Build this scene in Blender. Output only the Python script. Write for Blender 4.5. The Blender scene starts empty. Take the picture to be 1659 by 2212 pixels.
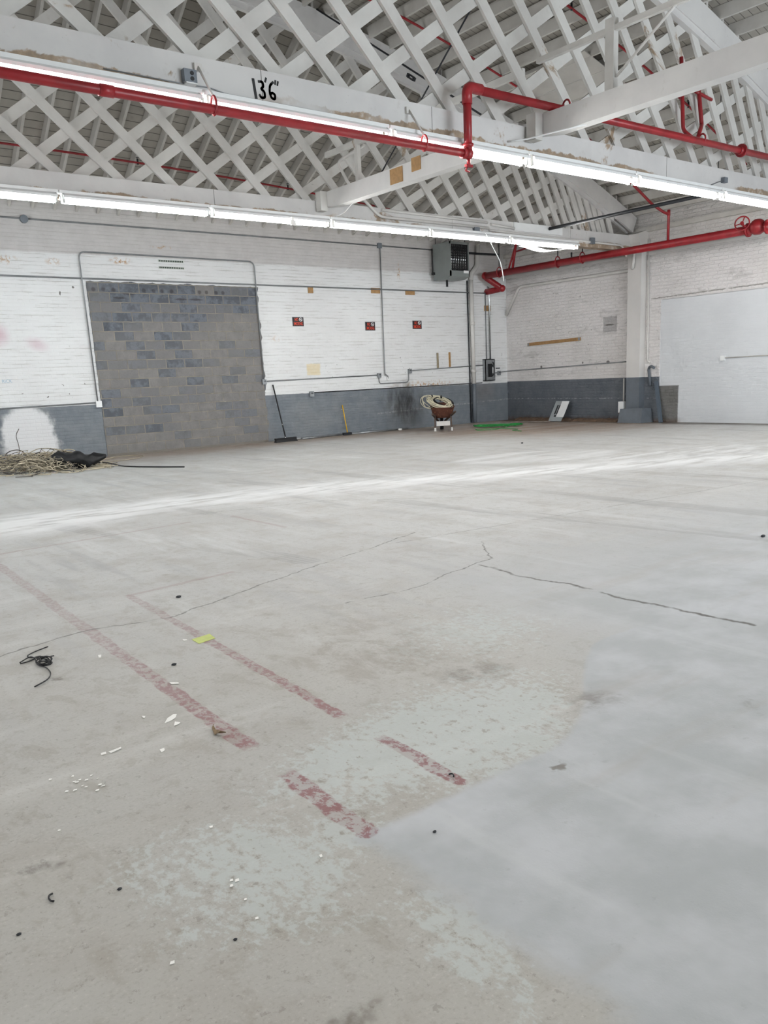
import bpy, bmesh, math, random
import numpy as np
from mathutils import Vector, Matrix
random.seed(7)
C = bpy.context.scene.collection
sc = bpy.context.scene
PI = math.pi

# ------------------------------------------------------------------ camera, world, light, exposure
XR, YB, XL, YF = 18.156, 17.952, -11.2, -6.0          # right wall, back wall, left wall, front wall
cd = bpy.data.cameras.new('camera'); cam = bpy.data.objects.new('camera', cd); C.objects.link(cam)
_a, _b, _c, _f, _cx, _cy = -6.69718054e-01, 2.29048550e-01, -4.42274704e-02, 1794.04, 889.989, 1234.026
def _rot(a, b, c):
    Rz = Matrix(((math.cos(a), math.sin(a), 0), (-math.sin(a), math.cos(a), 0), (0, 0, 1)))
    base = Matrix(((1, 0, 0), (0, 0, -1), (0, 1, 0)))
    Rp = Matrix(((1, 0, 0), (0, math.cos(b), -math.sin(b)), (0, math.sin(b), math.cos(b))))
    Rr = Matrix(((math.cos(c), -math.sin(c), 0), (math.sin(c), math.cos(c), 0), (0, 0, 1)))
    return Rr @ Rp @ base @ Rz
_M = _rot(_a, _b, _c)
cam.matrix_world = (Matrix((_M[0], -_M[1], -_M[2])).transposed()).to_4x4()
cam.location = (0, 0, 1.36)
cd.sensor_fit = 'HORIZONTAL'; cd.sensor_width = 36.0; cd.lens = _f * 36 / 1659
cd.shift_x = (829.5 - _cx) / 1659; cd.shift_y = (_cy - 1106) / 1659
cd.clip_start = 0.05; cd.clip_end = 200
sc.camera = cam
sc.view_settings.view_transform = 'Standard'; sc.view_settings.look = 'None'
sc.view_settings.exposure = 1.08; sc.view_settings.gamma = 1.0
TUBE = 26.0                                            # brightness of the fluorescent tubes
sc.cycles.max_bounces = 6; sc.cycles.diffuse_bounces = 5; sc.cycles.glossy_bounces = 2
sc.cycles.use_denoising = True; sc.cycles.use_adaptive_sampling = True; sc.cycles.adaptive_threshold = 0.07; sc.cycles.adaptive_min_samples = 10
sc.cycles.sample_clamp_indirect = 6.0
w = bpy.data.worlds.new('world'); sc.world = w; w.use_nodes = True
w.node_tree.nodes['Background'].inputs[0].default_value = (0.75, 0.85, 1, 1)
w.node_tree.nodes['Background'].inputs[1].default_value = 0.3
def area(name, loc, rot, sx, sy, power, col):
    l = bpy.data.lights.new(name, 'AREA'); l.shape = 'RECTANGLE'; l.size = sx; l.size_y = sy
    l.energy = power; l.color = col
    o = bpy.data.objects.new(name, l); C.objects.link(o); o.location = loc; o.rotation_euler = rot
    return o
# the other rows of strip lights, under the trusses behind the photographer
for yy in (2.9, -2.4):
    for xx in (-5.0, 3.0, 11.0):
        area('strip_light_row', (xx, yy, 4.05), (0, 0, 0), 7.0, 0.25, 32, (1.0, 0.98, 0.95))
area('side_fill_light', (-11.1, 9.0, 2.3), (PI / 2, 0, -PI / 2), 5.0, 4.0, 380, (0.95, 0.97, 1.0))  # unseen fill light added at the left wall to brighten the right wall
area('open_loading_door', (10.0, -5.8, 2.2), (PI / 2, 0, 0), 6.5, 3.8, 480, (0.86, 0.93, 1.0))

# ------------------------------------------------------------------ helpers: colour, nodes
def lin(h):
    h = h.lstrip('#'); out = []
    for i in (0, 2, 4):
        v = int(h[i:i + 2], 16) / 255
        out.append(v / 12.92 if v <= 0.04045 else ((v + 0.055) / 1.055) ** 2.4)
    return tuple(out) + (1.0,)
class NT:
    """a small builder for shader node trees"""
    def __init__(s, name, rough=0.6, metal=0.0, spec=0.5):
        s.m = bpy.data.materials.new(name); s.m.use_nodes = True
        s.t = s.m.node_tree; s.n = s.t.nodes; s.l = s.t.links
        s.b = s.n['Principled BSDF']
        s.b.inputs['Roughness'].default_value = rough; s.b.inputs['Metallic'].default_value = metal
        s.b.inputs['Specular IOR Level'].default_value = spec
        s.geo = s.n.new('ShaderNodeNewGeometry'); s.pos = s.geo.outputs['Position']
    def put(s, sock, v):
        if isinstance(v, bpy.types.NodeSocket): s.l.new(v, sock)
        elif v is not None:
            if sock.type == 'RGBA' and isinstance(v, str): v = lin(v)
            sock.default_value = v
    def math(s, op, a, b=None, c=None, clamp=False):
        n = s.n.new('ShaderNodeMath'); n.operation = op; n.use_clamp = clamp
        s.put(n.inputs[0], a); s.put(n.inputs[1], b)
        if c is not None: s.put(n.inputs[2], c)
        return n.outputs[0]
    def mul(s, a, b): return s.math('MULTIPLY', a, b)
    def add(s, a, b): return s.math('ADD', a, b)
    def sub(s, a, b): return s.math('SUBTRACT', a, b)
    def mx(s, *v):
        o = v[0]
        for q in v[1:]: o = s.math('MAXIMUM', o, q)
        return o
    def vm(s, op, a, b=None, out=0, scale=None):
        n = s.n.new('ShaderNodeVectorMath'); n.operation = op
        s.put(n.inputs[0], a); s.put(n.inputs[1], b)
        if scale is not None: s.put(n.inputs['Scale'], scale)
        return n.outputs[out]
    def xyz(s, v=None):
        n = s.n.new('ShaderNodeSeparateXYZ'); s.put(n.inputs[0], v or s.pos); return n.outputs
    def comb(s, x, y, z):
        n = s.n.new('ShaderNodeCombineXYZ')
        for i, q in enumerate((x, y, z)): s.put(n.inputs[i], q)
        return n.outputs[0]
    def noise(s, scale, detail=3, rough=0.55, vec=None, dist=0.0, out='Fac'):
        n = s.n.new('ShaderNodeTexNoise'); s.put(n.inputs['Vector'], vec or s.pos)
        n.inputs['Scale'].default_value = scale; n.inputs['Detail'].default_value = detail
        n.inputs['Roughness'].default_value = rough; n.inputs['Distortion'].default_value = dist
        return n.outputs[out]
    def scaled(s, v, k): return s.vm('MULTIPLY', v or s.pos, k)
    def step(s, v, a, b, lo=0.0, hi=1.0):                 # smoothstep
        n = s.n.new('ShaderNodeMapRange'); n.interpolation_type = 'SMOOTHSTEP'
        if a > b: a, b, lo, hi = b, a, hi, lo
        s.put(n.inputs[0], v)
        for i, q in zip((1, 2, 3, 4), (a, b, lo, hi)): n.inputs[i].default_value = q
        return n.outputs[0]
    def mix(s, f, a, b, mode='MIX'):
        n = s.n.new('ShaderNodeMix'); n.data_type = 'RGBA'; n.blend_type = mode
        s.put(n.inputs[0], f); s.put(n.inputs[6], a); s.put(n.inputs[7], b)
        return n.outputs[2]
    def bump(s, h, strength=0.3, dist=0.01):
        n = s.n.new('ShaderNodeBump'); n.inputs['Strength'].default_value = strength
        n.inputs['Distance'].default_value = dist; s.put(n.inputs['Height'], h)
        s.l.new(n.outputs[0], s.b.inputs['Normal'])
    def warp(s, amp, scale=3.0, flat=True):
        v = s.vm('SUBTRACT', s.noise(scale, 4, 0.6, out='Color'), (0.5, 0.5, 0.5))
        v = s.vm('MULTIPLY', v, (amp, amp, 0 if flat else amp))
        return s.vm('ADD', s.pos, v)
    def seg(s, P, a, b):                                  # distance to a segment
        A, B = Vector(a), Vector(b); d = B - A; L = d.dot(d)
        pa = s.vm('SUBTRACT', P, tuple(A))
        h = s.math('MULTIPLY', s.vm('DOT_PRODUCT', pa, tuple(d), out=1), 1 / L, clamp=True)
        q = s.vm('SCALE', tuple(d), scale=h)
        return s.vm('LENGTH', s.vm('SUBTRACT', pa, q), out=1)
    def line(s, P, pts):
        o = None
        for a, b in zip(pts[:-1], pts[1:]):
            d = s.seg(P, a, b); o = d if o is None else s.math('MINIMUM', o, d)
        return o
    def blob(s, P, c, e1, e2, soft=1.0):                  # soft ellipse mask, axes as vectors
        r = None
        for e in (e1, e2):
            E = Vector(e); k = E / E.dot(E)
            u = s.sub(s.vm('DOT_PRODUCT', P, tuple(k), out=1), k.dot(Vector(c)))
            u = s.mul(u, u); r = u if r is None else s.add(r, u)
        return s.step(s.math('SQRT', r), 1.0, max(0.0, 1.0 - soft))
    def rect(s, P, axis, a0, a1, b0, b1, soft=0.01):      # rectangle in (x or y, z)
        o = s.xyz(P); u = o[axis]
        m = s.mul(s.step(u, a0 - soft, a0 + soft), s.step(u, a1 + soft, a1 - soft))
        return s.mul(m, s.mul(s.step(o[2], b0 - soft, b0 + soft), s.step(o[2], b1 + soft, b1 - soft)))
    def done(s, col): s.put(s.b.inputs['Base Color'], col); return s.m
MATS = {}
def mat(name, col, rough=0.55, metal=0.0, spec=0.5, var=0.12, scale=6.0, col2=None, thr=None, bump=0.0):
    if name in MATS: return MATS[name]
    t = NT(name, rough, metal, spec)
    n = t.noise(scale, 4, 0.6)
    base = t.mix(t.step(n, 0.3, 0.75), col, t.mix(var, col, '#000000'))
    if col2: base = t.mix(t.step(t.noise(scale * 2.3, 5, 0.65), thr, thr + 0.06), base, col2)
    if bump: t.bump(t.noise(scale * 8, 4, 0.6), bump, 0.01)
    MATS[name] = t.done(base); return MATS[name]

# ------------------------------------------------------------------ helpers: meshes and objects
class MB:
    def __init__(s): s.v = []; s.f = []; s.sm = []; s.mi = []; s.cur = 0
    def _add(s, vs, fs, smooth=False):
        k = len(s.v); s.v += [tuple(map(float, p)) for p in vs]
        for f in fs: s.f.append(tuple(k + i for i in f)); s.sm.append(smooth); s.mi.append(s.cur)
        return s
    def box(s, x0, x1, y0, y1, z0, z1):
        return s._add([(x, y, z) for x in (x0, x1) for y in (y0, y1) for z in (z0, z1)],
                      [(0, 1, 3, 2), (4, 6, 7, 5), (0, 4, 5, 1), (2, 3, 7, 6), (0, 2, 6, 4), (1, 5, 7, 3)])
    def obox(s, c, u, v, n):                              # centre and three half-axis vectors
        c, u, v, n = Vector(c), Vector(u), Vector(v), Vector(n)
        return s._add([c + a * u + b * v + d * n for a in (-1, 1) for b in (-1, 1) for d in (-1, 1)],
                      [(0, 1, 3, 2), (4, 6, 7, 5), (0, 4, 5, 1), (2, 3, 7, 6), (0, 2, 6, 4), (1, 5, 7, 3)])
    def bar(s, p, q, wid, thick, side=(0, 1, 0)):         # board from p to q; thick is along side
        p, q = Vector(p), Vector(q); d = q - p; L = d.length; d.normalize()
        sd = Vector(side); sd = (sd - d * sd.dot(d)).normalized(); up = d.cross(sd)
        return s.obox((p + q) / 2, d * (L / 2), up * (wid / 2), sd * (thick / 2))
    def tube(s, pts, r, n=8, closed=False, cap=True):
        P = [Vector(p) for p in pts]; m = len(P)
        rr = r if isinstance(r, (list, tuple)) else [r] * m
        vs = []; prev = None
        for i in range(m):
            a = P[i - 1] if (i or closed) else P[i]; b = P[(i + 1) % m] if (i < m - 1 or closed) else P[i]
            t = (b - a)
            t = t.normalized() if t.length > 1e-9 else Vector((0, 0, 1))
            if prev is None:
                h = Vector((0, 0, 1)) if abs(t.z) < 0.9 else Vector((1, 0, 0)); u = t.cross(h).normalized()
            else:
                u = prev - t * prev.dot(t); u = u.normalized() if u.length > 1e-6 else t.orthogonal().normalized()
            prev = u; v = t.cross(u)
            for k in range(n):
                an = 2 * PI * k / n; vs.append(P[i] + (u * math.cos(an) + v * math.sin(an)) * rr[i])
        fs = []
        for i in range(m if closed else m - 1):
            for k in range(n):
                a = i * n + k; b = i * n + (k + 1) % n; j = ((i + 1) % m) * n
                fs.append((a, b, j + (k + 1) % n, j + k))
        s._add(vs, fs, True)
        if cap and not closed:
            k0 = len(s.v) - m * n
            s.f.append(tuple(k0 + k for k in range(n))[::-1]); s.sm.append(False); s.mi.append(s.cur)
            s.f.append(tuple(k0 + (m - 1) * n + k for k in range(n))); s.sm.append(False); s.mi.append(s.cur)
        return s
    def cyl(s, p, q, r, n=14): return s.tube([p, q], r, n)
    def loft(s, rings, cap0=True, cap1=True, smooth=True):
        n = len(rings[0]); vs = [p for r in rings for p in r]; fs = []
        for i in range(len(rings) - 1):
            for k in range(n): fs.append((i * n + k, i * n + (k + 1) % n, (i + 1) * n + (k + 1) % n, (i + 1) * n + k))
        s._add(vs, fs, smooth); k0 = len(s.v) - len(vs)
        for c, i in ((cap0, 0), (cap1, len(rings) - 1)):
            if c: s.f.append(tuple(k0 + i * n + k for k in range(n))); s.sm.append(False); s.mi.append(s.cur)
        return s
    def prism(s, poly, n):                                # planar polygon pushed along n
        n = Vector(n); m = len(poly); P = [Vector(p) for p in poly]
        return s._add(P + [p + n for p in P], [tuple(range(m))[::-1], tuple(range(m, 2 * m))] +
                      [(i, (i + 1) % m, m + (i + 1) % m, m + i) for i in range(m)])
    def disc(s, c, ax, r, th, n=20):
        ax = Vector(ax).normalized(); return s.cyl(Vector(c) - ax * th / 2, Vector(c) + ax * th / 2, r, n)
    def ball(s, c, r, sx=1, sy=1, sz=1, n=10, m=6, jit=0.0):
        rings = []
        for i in range(1, m):
            t = PI * i / m
            rings.append([(c[0] + r * sx * math.sin(t) * math.cos(2 * PI * k / n) * (1 + random.uniform(-jit, jit)),
                           c[1] + r * sy * math.sin(t) * math.sin(2 * PI * k / n) * (1 + random.uniform(-jit, jit)),
                           c[2] + r * sz * math.cos(t)) for k in range(n)])
        return s.loft(rings)
    def build(s, name, m, parent=None, org=None):
        o0 = Vector(parent['_o']) if parent is not None else Vector(org or (0, 0, 0))
        me = bpy.data.meshes.new(name)
        me.from_pydata([tuple(Vector(p) - o0) for p in s.v], [], s.f)
        for q in (m if isinstance(m, (list, tuple)) else [m]): me.materials.append(q)
        me.polygons.foreach_set('use_smooth', s.sm); me.polygons.foreach_set('material_index', s.mi); me.update()
        bm = bmesh.new(); bm.from_mesh(me); bmesh.ops.recalc_face_normals(bm, faces=bm.faces); bm.to_mesh(me); bm.free()
        o = bpy.data.objects.new(name, me); C.objects.link(o)
        if parent is not None: o.parent = parent; o['_o'] = tuple(o0)
        else: o.location = o0; o['_o'] = tuple(o0)
        return o
ALL = []
def tag(o, label, cat, group=None, kind=None):
    o['label'] = label; o['category'] = cat
    if group: o['group'] = group
    if kind: o['kind'] = kind
    ALL.append(o); return o
def thing(name, label, cat, loc=(0, 0, 0), group=None):
    o = bpy.data.objects.new(name, None); C.objects.link(o); o.location = loc; o['_o'] = tuple(loc)
    o.empty_display_size = 0.1
    return tag(o, label, cat, group)
def struct(o): o['kind'] = 'structure'; return o
def dup(src, loc, label=None, rz=None):                  # a copy of a thing with its parts and sub-parts
    r = src.copy(); C.objects.link(r); r.location = loc
    if rz is not None: r.rotation_euler.z = rz
    if label: r['label'] = label
    for ch in list(src.children):
        c = ch.copy(); C.objects.link(c); c.parent = r
        for g in list(ch.children):
            d = g.copy(); C.objects.link(d); d.parent = c
    return r
def fil(pts, rad, k=5):                                   # polyline with rounded corners
    P = [Vector(p) for p in pts]; out = [P[0]]
    for a, b, c in zip(P[:-2], P[1:-1], P[2:]):
        u = (a - b); v = (c - b); r = min(rad, u.length * 0.45, v.length * 0.45); u.normalize(); v.normalize()
        p0, p2 = b + u * r, b + v * r
        for i in range(k + 1):
            t = i / k; out.append(p0 * (1 - t) ** 2 + b * 2 * t * (1 - t) + p2 * t * t)
    out.append(P[-1]); return out

# ------------------------------------------------------------------ materials
def m_floor():
    t = NT('concrete_floor', 0.5, 0, 0.35)
    x, y, z = t.xyz()
    half = (0.5, 0.5, 0.5)
    WA = t.vm('SUBTRACT', t.noise(0.9, 2, 0.6, out='Color'), half); WB = t.vm('SUBTRACT', t.noise(6.0, 3, 0.65, out='Color'), half)
    def wp(ka, kb):
        v = t.vm('ADD', t.vm('MULTIPLY', WA, (ka, ka, 0)), t.vm('MULTIPLY', WB, (kb, kb, 0)))
        return t.vm('ADD', t.pos, v)
    P = wp(0, 0.05); Pw = wp(0.45, 0.2); Pc = wp(0.12, 0.09); Ps = wp(0, 0.24); Pd = wp(0.9, 0.1)
    dist = t.vm('LENGTH', t.pos, out=1)
    big = t.noise(0.4, 3, 0.6); mid = t.noise(2.2, 4, 0.62); fine = t.noise(17, 4, 0.68); grit = t.noise(85, 2, 0.6)
    st = t.noise(1.0, 4, 0.62, t.scaled(None, (3.4, 0.35, 1)))       # tyre drag, along y
    st2 = t.noise(1.0, 4, 0.62, t.scaled(None, (0.4, 2.6, 1)))
    blot = t.noise(5.5, 5, 0.7, t.scaled(None, (1, 0.6, 1)), 0.4)
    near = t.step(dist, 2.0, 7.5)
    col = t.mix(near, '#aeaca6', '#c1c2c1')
    col = t.mix(t.mul(t.step(big, 0.42, 0.66), 0.55), col, '#b0b0ae')
    col = t.mix(t.mul(t.step(mid, 0.45, 0.72), 0.45), col, '#a09b93')
    col = t.mix(t.mul(t.step(blot, 0.52, 0.62), t.sub(0.5, t.mul(near, 0.3))), col, '#9b968c')
    col = t.mix(t.mul(t.step(fine, 0.52, 0.7), 0.4), col, '#938d83')
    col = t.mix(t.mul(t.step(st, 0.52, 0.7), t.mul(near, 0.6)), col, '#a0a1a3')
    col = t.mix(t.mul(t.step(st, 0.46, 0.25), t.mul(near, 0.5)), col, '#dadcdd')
    col = t.mix(t.mul(t.step(st2, 0.54, 0.72), 0.35), col, '#d4d4d2')
    col = t.mix(t.mul(t.step(grit, 0.52, 0.72), 0.28), col, '#8b867d')
    col = t.mix(t.mul(t.step(grit, 0.42, 0.25), 0.22), col, '#d8d5cf')
    # smooth bluish coating laid to a straight edge on the near right
    e = t.add(y, t.mul(t.sub(mid, 0.5), 0.08))
    yr = t.add(t.mul(t.step(x, 2.1, 3.4), 0.7), 1.93)
    coat = t.mul(t.step(t.sub(e, yr), 0.02, -0.03), t.step(t.add(x, t.mul(t.sub(blot, 0.5), 0.2)), 1.2, 1.32))
    coat = t.mx(coat, t.mul(t.step(t.add(x, t.mul(big, 1.5)), 3.4, 4.6), t.step(y, 5.5, 2.5)))
    c2 = t.mix(t.step(mid, 0.35, 0.7), '#a8acae', '#bbbec2')
    c2 = t.mix(t.mul(t.step(st2, 0.5, 0.66), 0.4), c2, '#a29f9a')
    c2 = t.mix(t.mul(t.step(st, 0.55, 0.7), 0.4), c2, '#c6c9cb')
    c2 = t.mix(t.mul(t.step(fine, 0.62, 0.72), 0.25), c2, '#8f9091')
    # worn pale blue paint round the red lines
    wz = t.mx(t.blob(Pw, (1.95, 2.35, 0), (1.1, 0.1, 0), (-0.05, 0.6, 0), 0.7), t.mul(t.blob(Pw, (0.95, 2.0, 0), (0.6, 0, 0), (0.1, 0.55, 0), 0.9), 0.85),
              t.mul(t.blob(Pw, (2.9, 3.2, 0), (0.9, 0.3, 0), (-0.2, 0.8, 0), 0.9), 0.7), t.mul(t.blob(Pw, (1.15, 1.3, 0), (0.2, 0, 0), (0, 0.5, 0), 0.8), 0.75))
    flk = t.noise(30, 5, 0.72, t.scaled(None, (1, 0.7, 1)))
    worn = t.step(t.add(t.add(t.mul(flk, 0.7), t.mul(blot, 0.4)), t.mul(wz, 0.2)), 0.63, 0.73)
    worn = t.mul(worn, t.step(wz, 0.05, 0.35))
    col = t.mix(t.mul(worn, 0.62), col, '#bfc7c6')
    chip = t.mul(t.step(flk, 0.4, 0.36), t.step(dist, 7.0, 2.0))
    col = t.mix(t.mul(chip, 0.45), col, '#827d75')
    col = t.mix(coat, col, c2)
    # red guide lines
    gap = t.step(t.add(t.math('ABSOLUTE', t.sub(y, 2.59)), t.mul(t.sub(flk, 0.5), 0.25)), 0.12, 0.16)
    edge = t.mul(t.sub(fine, 0.5), 0.02)
    l1 = t.add(t.seg(P, (1.50, 7.4, 0), (1.30, 1.93, 0)), edge)
    l2 = t.add(t.seg(P, (1.89, 5.5, 0), (1.725, 1.97, 0)), edge)
    red = t.mul(t.mx(t.step(l1, 0.042, 0.032), t.step(l2, 0.034, 0.025)), gap)
    red = t.mul(red, t.add(0.35, t.mul(t.step(t.add(flk, t.mul(t.sub(blot, 0.5), 0.3)), 0.55, 0.45), 0.65)))
    fade = t.add(0.34, t.mul(t.step(y, 5.6, 2.3), 0.42))
    col = t.mix(t.mul(red, fade), col, '#84484e')
    l3 = t.math('MINIMUM', t.math('MINIMUM', t.seg(P, (1.63, 7.9, 0), (3.5, 8.1, 0)), t.seg(P, (3.98, 8.1, 0), (3.99, 7.0, 0))), t.seg(P, (1.9, 5.5, 0), (2.7, 5.6, 0)))
    col = t.mix(t.mul(t.step(l3, 0.035, 0.015), 0.26), col, '#8a5a5a')
    # cracks and joints
    c1 = t.line(Pc, [(0.4, 4.6, 0), (1.43, 4.87, 0), (1.88, 4.74, 0), (2.76, 5.12, 0), (3.91, 5.48, 0), (4.6, 5.75, 0)])
    c3 = t.line(Pc, [(2.78, 4.22, 0), (3.4, 4.2, 0), (4.3, 4.45, 0), (4.7, 5.0, 0)])
    c2_ = t.line(Pc, [(4.10, 4.34, 0), (4.03, 3.9, 0), (4.09, 3.5, 0), (4.0, 3.0, 0), (4.04, 2.2, 0)])
    c4 = t.line(P, [(4.2, 5.5, 0), (8.1, 5.15, 0), (14, 4.7, 0)])
    c5 = t.line(Pc, [(3.6, 8.6, 0), (5.2, 8.2, 0), (6.5, 6.9, 0)])
    crack = t.mx(t.mul(t.step(c1, 0.011, 0.003), 0.65), t.mul(t.step(c3, 0.01, 0.003), 0.65), t.mul(t.step(c2_, 0.022, 0.003), 0.85), t.mul(t.step(c4, 0.014, 0.003), 0.45), t.mul(t.step(c5, 0.02, 0.006), 0.35))
    crack = t.mul(crack, t.step(t.noise(3.5, 3, 0.6), 0.32, 0.52))
    col = t.mix(crack, col, '#4e4a45')
    # oily and brown stains
    s1 = t.mx(t.mul(t.blob(Ps, (2.62, 2.1, 0), (0.17, 0.0, 0), (0, 0.12, 0), 0.8), 0.6), t.mul(t.blob(Ps, (2.5, 2.72, 0), (0.28, 0, 0), (0, 0.16, 0), 0.8), 0.5),
              t.mul(t.blob(Ps, (2.06, 1.84, 0), (0.035, 0, 0), (0, 0.03, 0), 0.5), 0.8), t.mul(t.blob(Ps, (0.47, 2.42, 0), (0.045, 0.01, 0), (-0.01, 0.045, 0), 0.6), 0.7),
              t.mul(t.blob(Ps, (0.83, 1.31, 0), (0.08, 0, 0), (0, 0.05, 0), 0.8), 0.7), t.mul(t.blob(Ps, (3.05, 1.65, 0), (0.09, 0, 0), (0, 0.06, 0), 0.7), 0.4),
              t.mul(t.blob(Ps, (1.0, 4.1, 0), (0.03, 0, 0), (0, 0.05, 0), 0.5), 0.7))
    col = t.mix(t.mul(s1, t.step(t.add(blot, t.mul(fine, 0.5)), 0.6, 0.85)), col, '#6d675f')
    s2 = t.mul(t.blob(Pw, (2.4, 3.4, 0), (0.6, 0.1, 0), (-0.1, 1.0, 0), 0.9), t.step(blot, 0.42, 0.58))
    col = t.mix(t.mul(s2, 0.45), col, '#928a80')
    # tyre tracks
    tr = None
    for (a, b, wdt) in (((3.6, 11.5, 0), (3.9, 8.5, 0), 0.13), ((5.5, 11.2, 0), (5.9, 8.2, 0), 0.15), ((6.9, 10.8, 0), (7.3, 3.0, 0), 0.17), ((5.7, 7.6, 0), (6.2, 3.2, 0), 0.15), ((2.4, 9.3, 0), (3.3, 5.5, 0), 0.14), ((9.3, 8.0, 0), (9.4, 3.0, 0), 0.2)):
        d = t.step(t.seg(Pc, a, b), wdt, wdt * 0.75); tr = d if tr is None else t.mx(tr, d)
    rib = t.step(t.math('SINE', t.add(t.mul(x, 130), t.mul(y, 14))), -0.4, 0.4)
    col = t.mix(t.mul(t.mul(tr, t.add(0.35, t.mul(rib, 0.4))), t.mul(t.step(st, 0.38, 0.55), 0.6)), col, '#868686')
    # soft white band and pale patches across the far floor
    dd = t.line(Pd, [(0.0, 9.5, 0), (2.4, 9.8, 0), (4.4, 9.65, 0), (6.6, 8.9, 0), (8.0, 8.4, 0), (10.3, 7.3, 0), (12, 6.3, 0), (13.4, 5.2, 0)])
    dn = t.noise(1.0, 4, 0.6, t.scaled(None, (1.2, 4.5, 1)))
    white_band = t.mul(t.step(dd, 1.0, 0.0), t.step(dn, 0.25, 0.62))
    white_band = t.mx(white_band, t.mul(t.mul(t.blob(Pd, (2.4, 9.5, 0), (2.5, 0.1, 0), (0, 1.1, 0), 0.8), t.step(dn, 0.28, 0.55)), 0.95))
    white_band = t.mx(white_band, t.mul(t.blob(Pc, (10.3, 9.5, 0), (1.6, -0.5, 0), (0.3, 0.9, 0), 0.25), t.mul(t.step(st2, 0.35, 0.6), 0.5)),
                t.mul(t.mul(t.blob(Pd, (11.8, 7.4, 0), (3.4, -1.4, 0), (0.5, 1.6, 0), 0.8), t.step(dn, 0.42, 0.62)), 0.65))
    col = t.mix(t.mul(white_band, 0.85), col, '#f1f3f4')
    # brown dirt along the back wall and in the corner
    dirt = t.mx(t.mul(t.blob(Pw, (15.6, 14.6, 0), (4.3, -1.9, 0), (1.6, 3.6, 0), 0.75), t.add(0.55, t.mul(t.step(st2, 0.35, 0.6), 0.45))), t.mul(t.step(t.add(y, t.mul(t.sub(big, 0.5), 2.2)), 15.6, 17.3), 0.7),
                t.mul(t.step(t.add(x, t.mul(t.sub(big, 0.5), 1.5)), 16.6, 17.6), t.mul(t.step(y, 11, 13.5), 0.9)))
    col = t.mix(t.mul(dirt, t.add(0.5, t.mul(mid, 0.7))), col, t.mix(t.step(fine, 0.3, 0.7), '#a1876d', '#857060'))
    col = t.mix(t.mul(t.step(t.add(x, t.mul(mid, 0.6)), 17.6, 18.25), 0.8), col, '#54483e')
    t.put(t.b.inputs['Roughness'], 0.52)
    t.bump(t.add(t.mul(grit, 0.5), t.mul(fine, 0.8)), 0.25, 0.004)
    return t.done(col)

def brick_lines(t, axis, bw=0.215, rh=0.072, mort=0.012):
    """height field of painted brickwork on a wall whose run is the given axis"""
    o = t.xyz(t.warp(0.012, 9, False))
    v = t.comb(o[axis], o[2], 0.0)
    n = t.n.new('ShaderNodeTexBrick'); t.put(n.inputs['Vector'], v)
    n.inputs['Color1'].default_value = (1, 1, 1, 1); n.inputs['Color2'].default_value = (0.85, 0.85, 0.85, 1); n.inputs['Mortar'].default_value = (0, 0, 0, 1)
    n.inputs['Scale'].default_value = 1.0; n.inputs['Mortar Size'].default_value = mort; n.inputs['Mortar Smooth'].default_value = 0.5
    n.inputs['Brick Width'].default_value = bw; n.inputs['Row Height'].default_value = rh
    return n.outputs['Color'], n.outputs['Fac']

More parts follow.
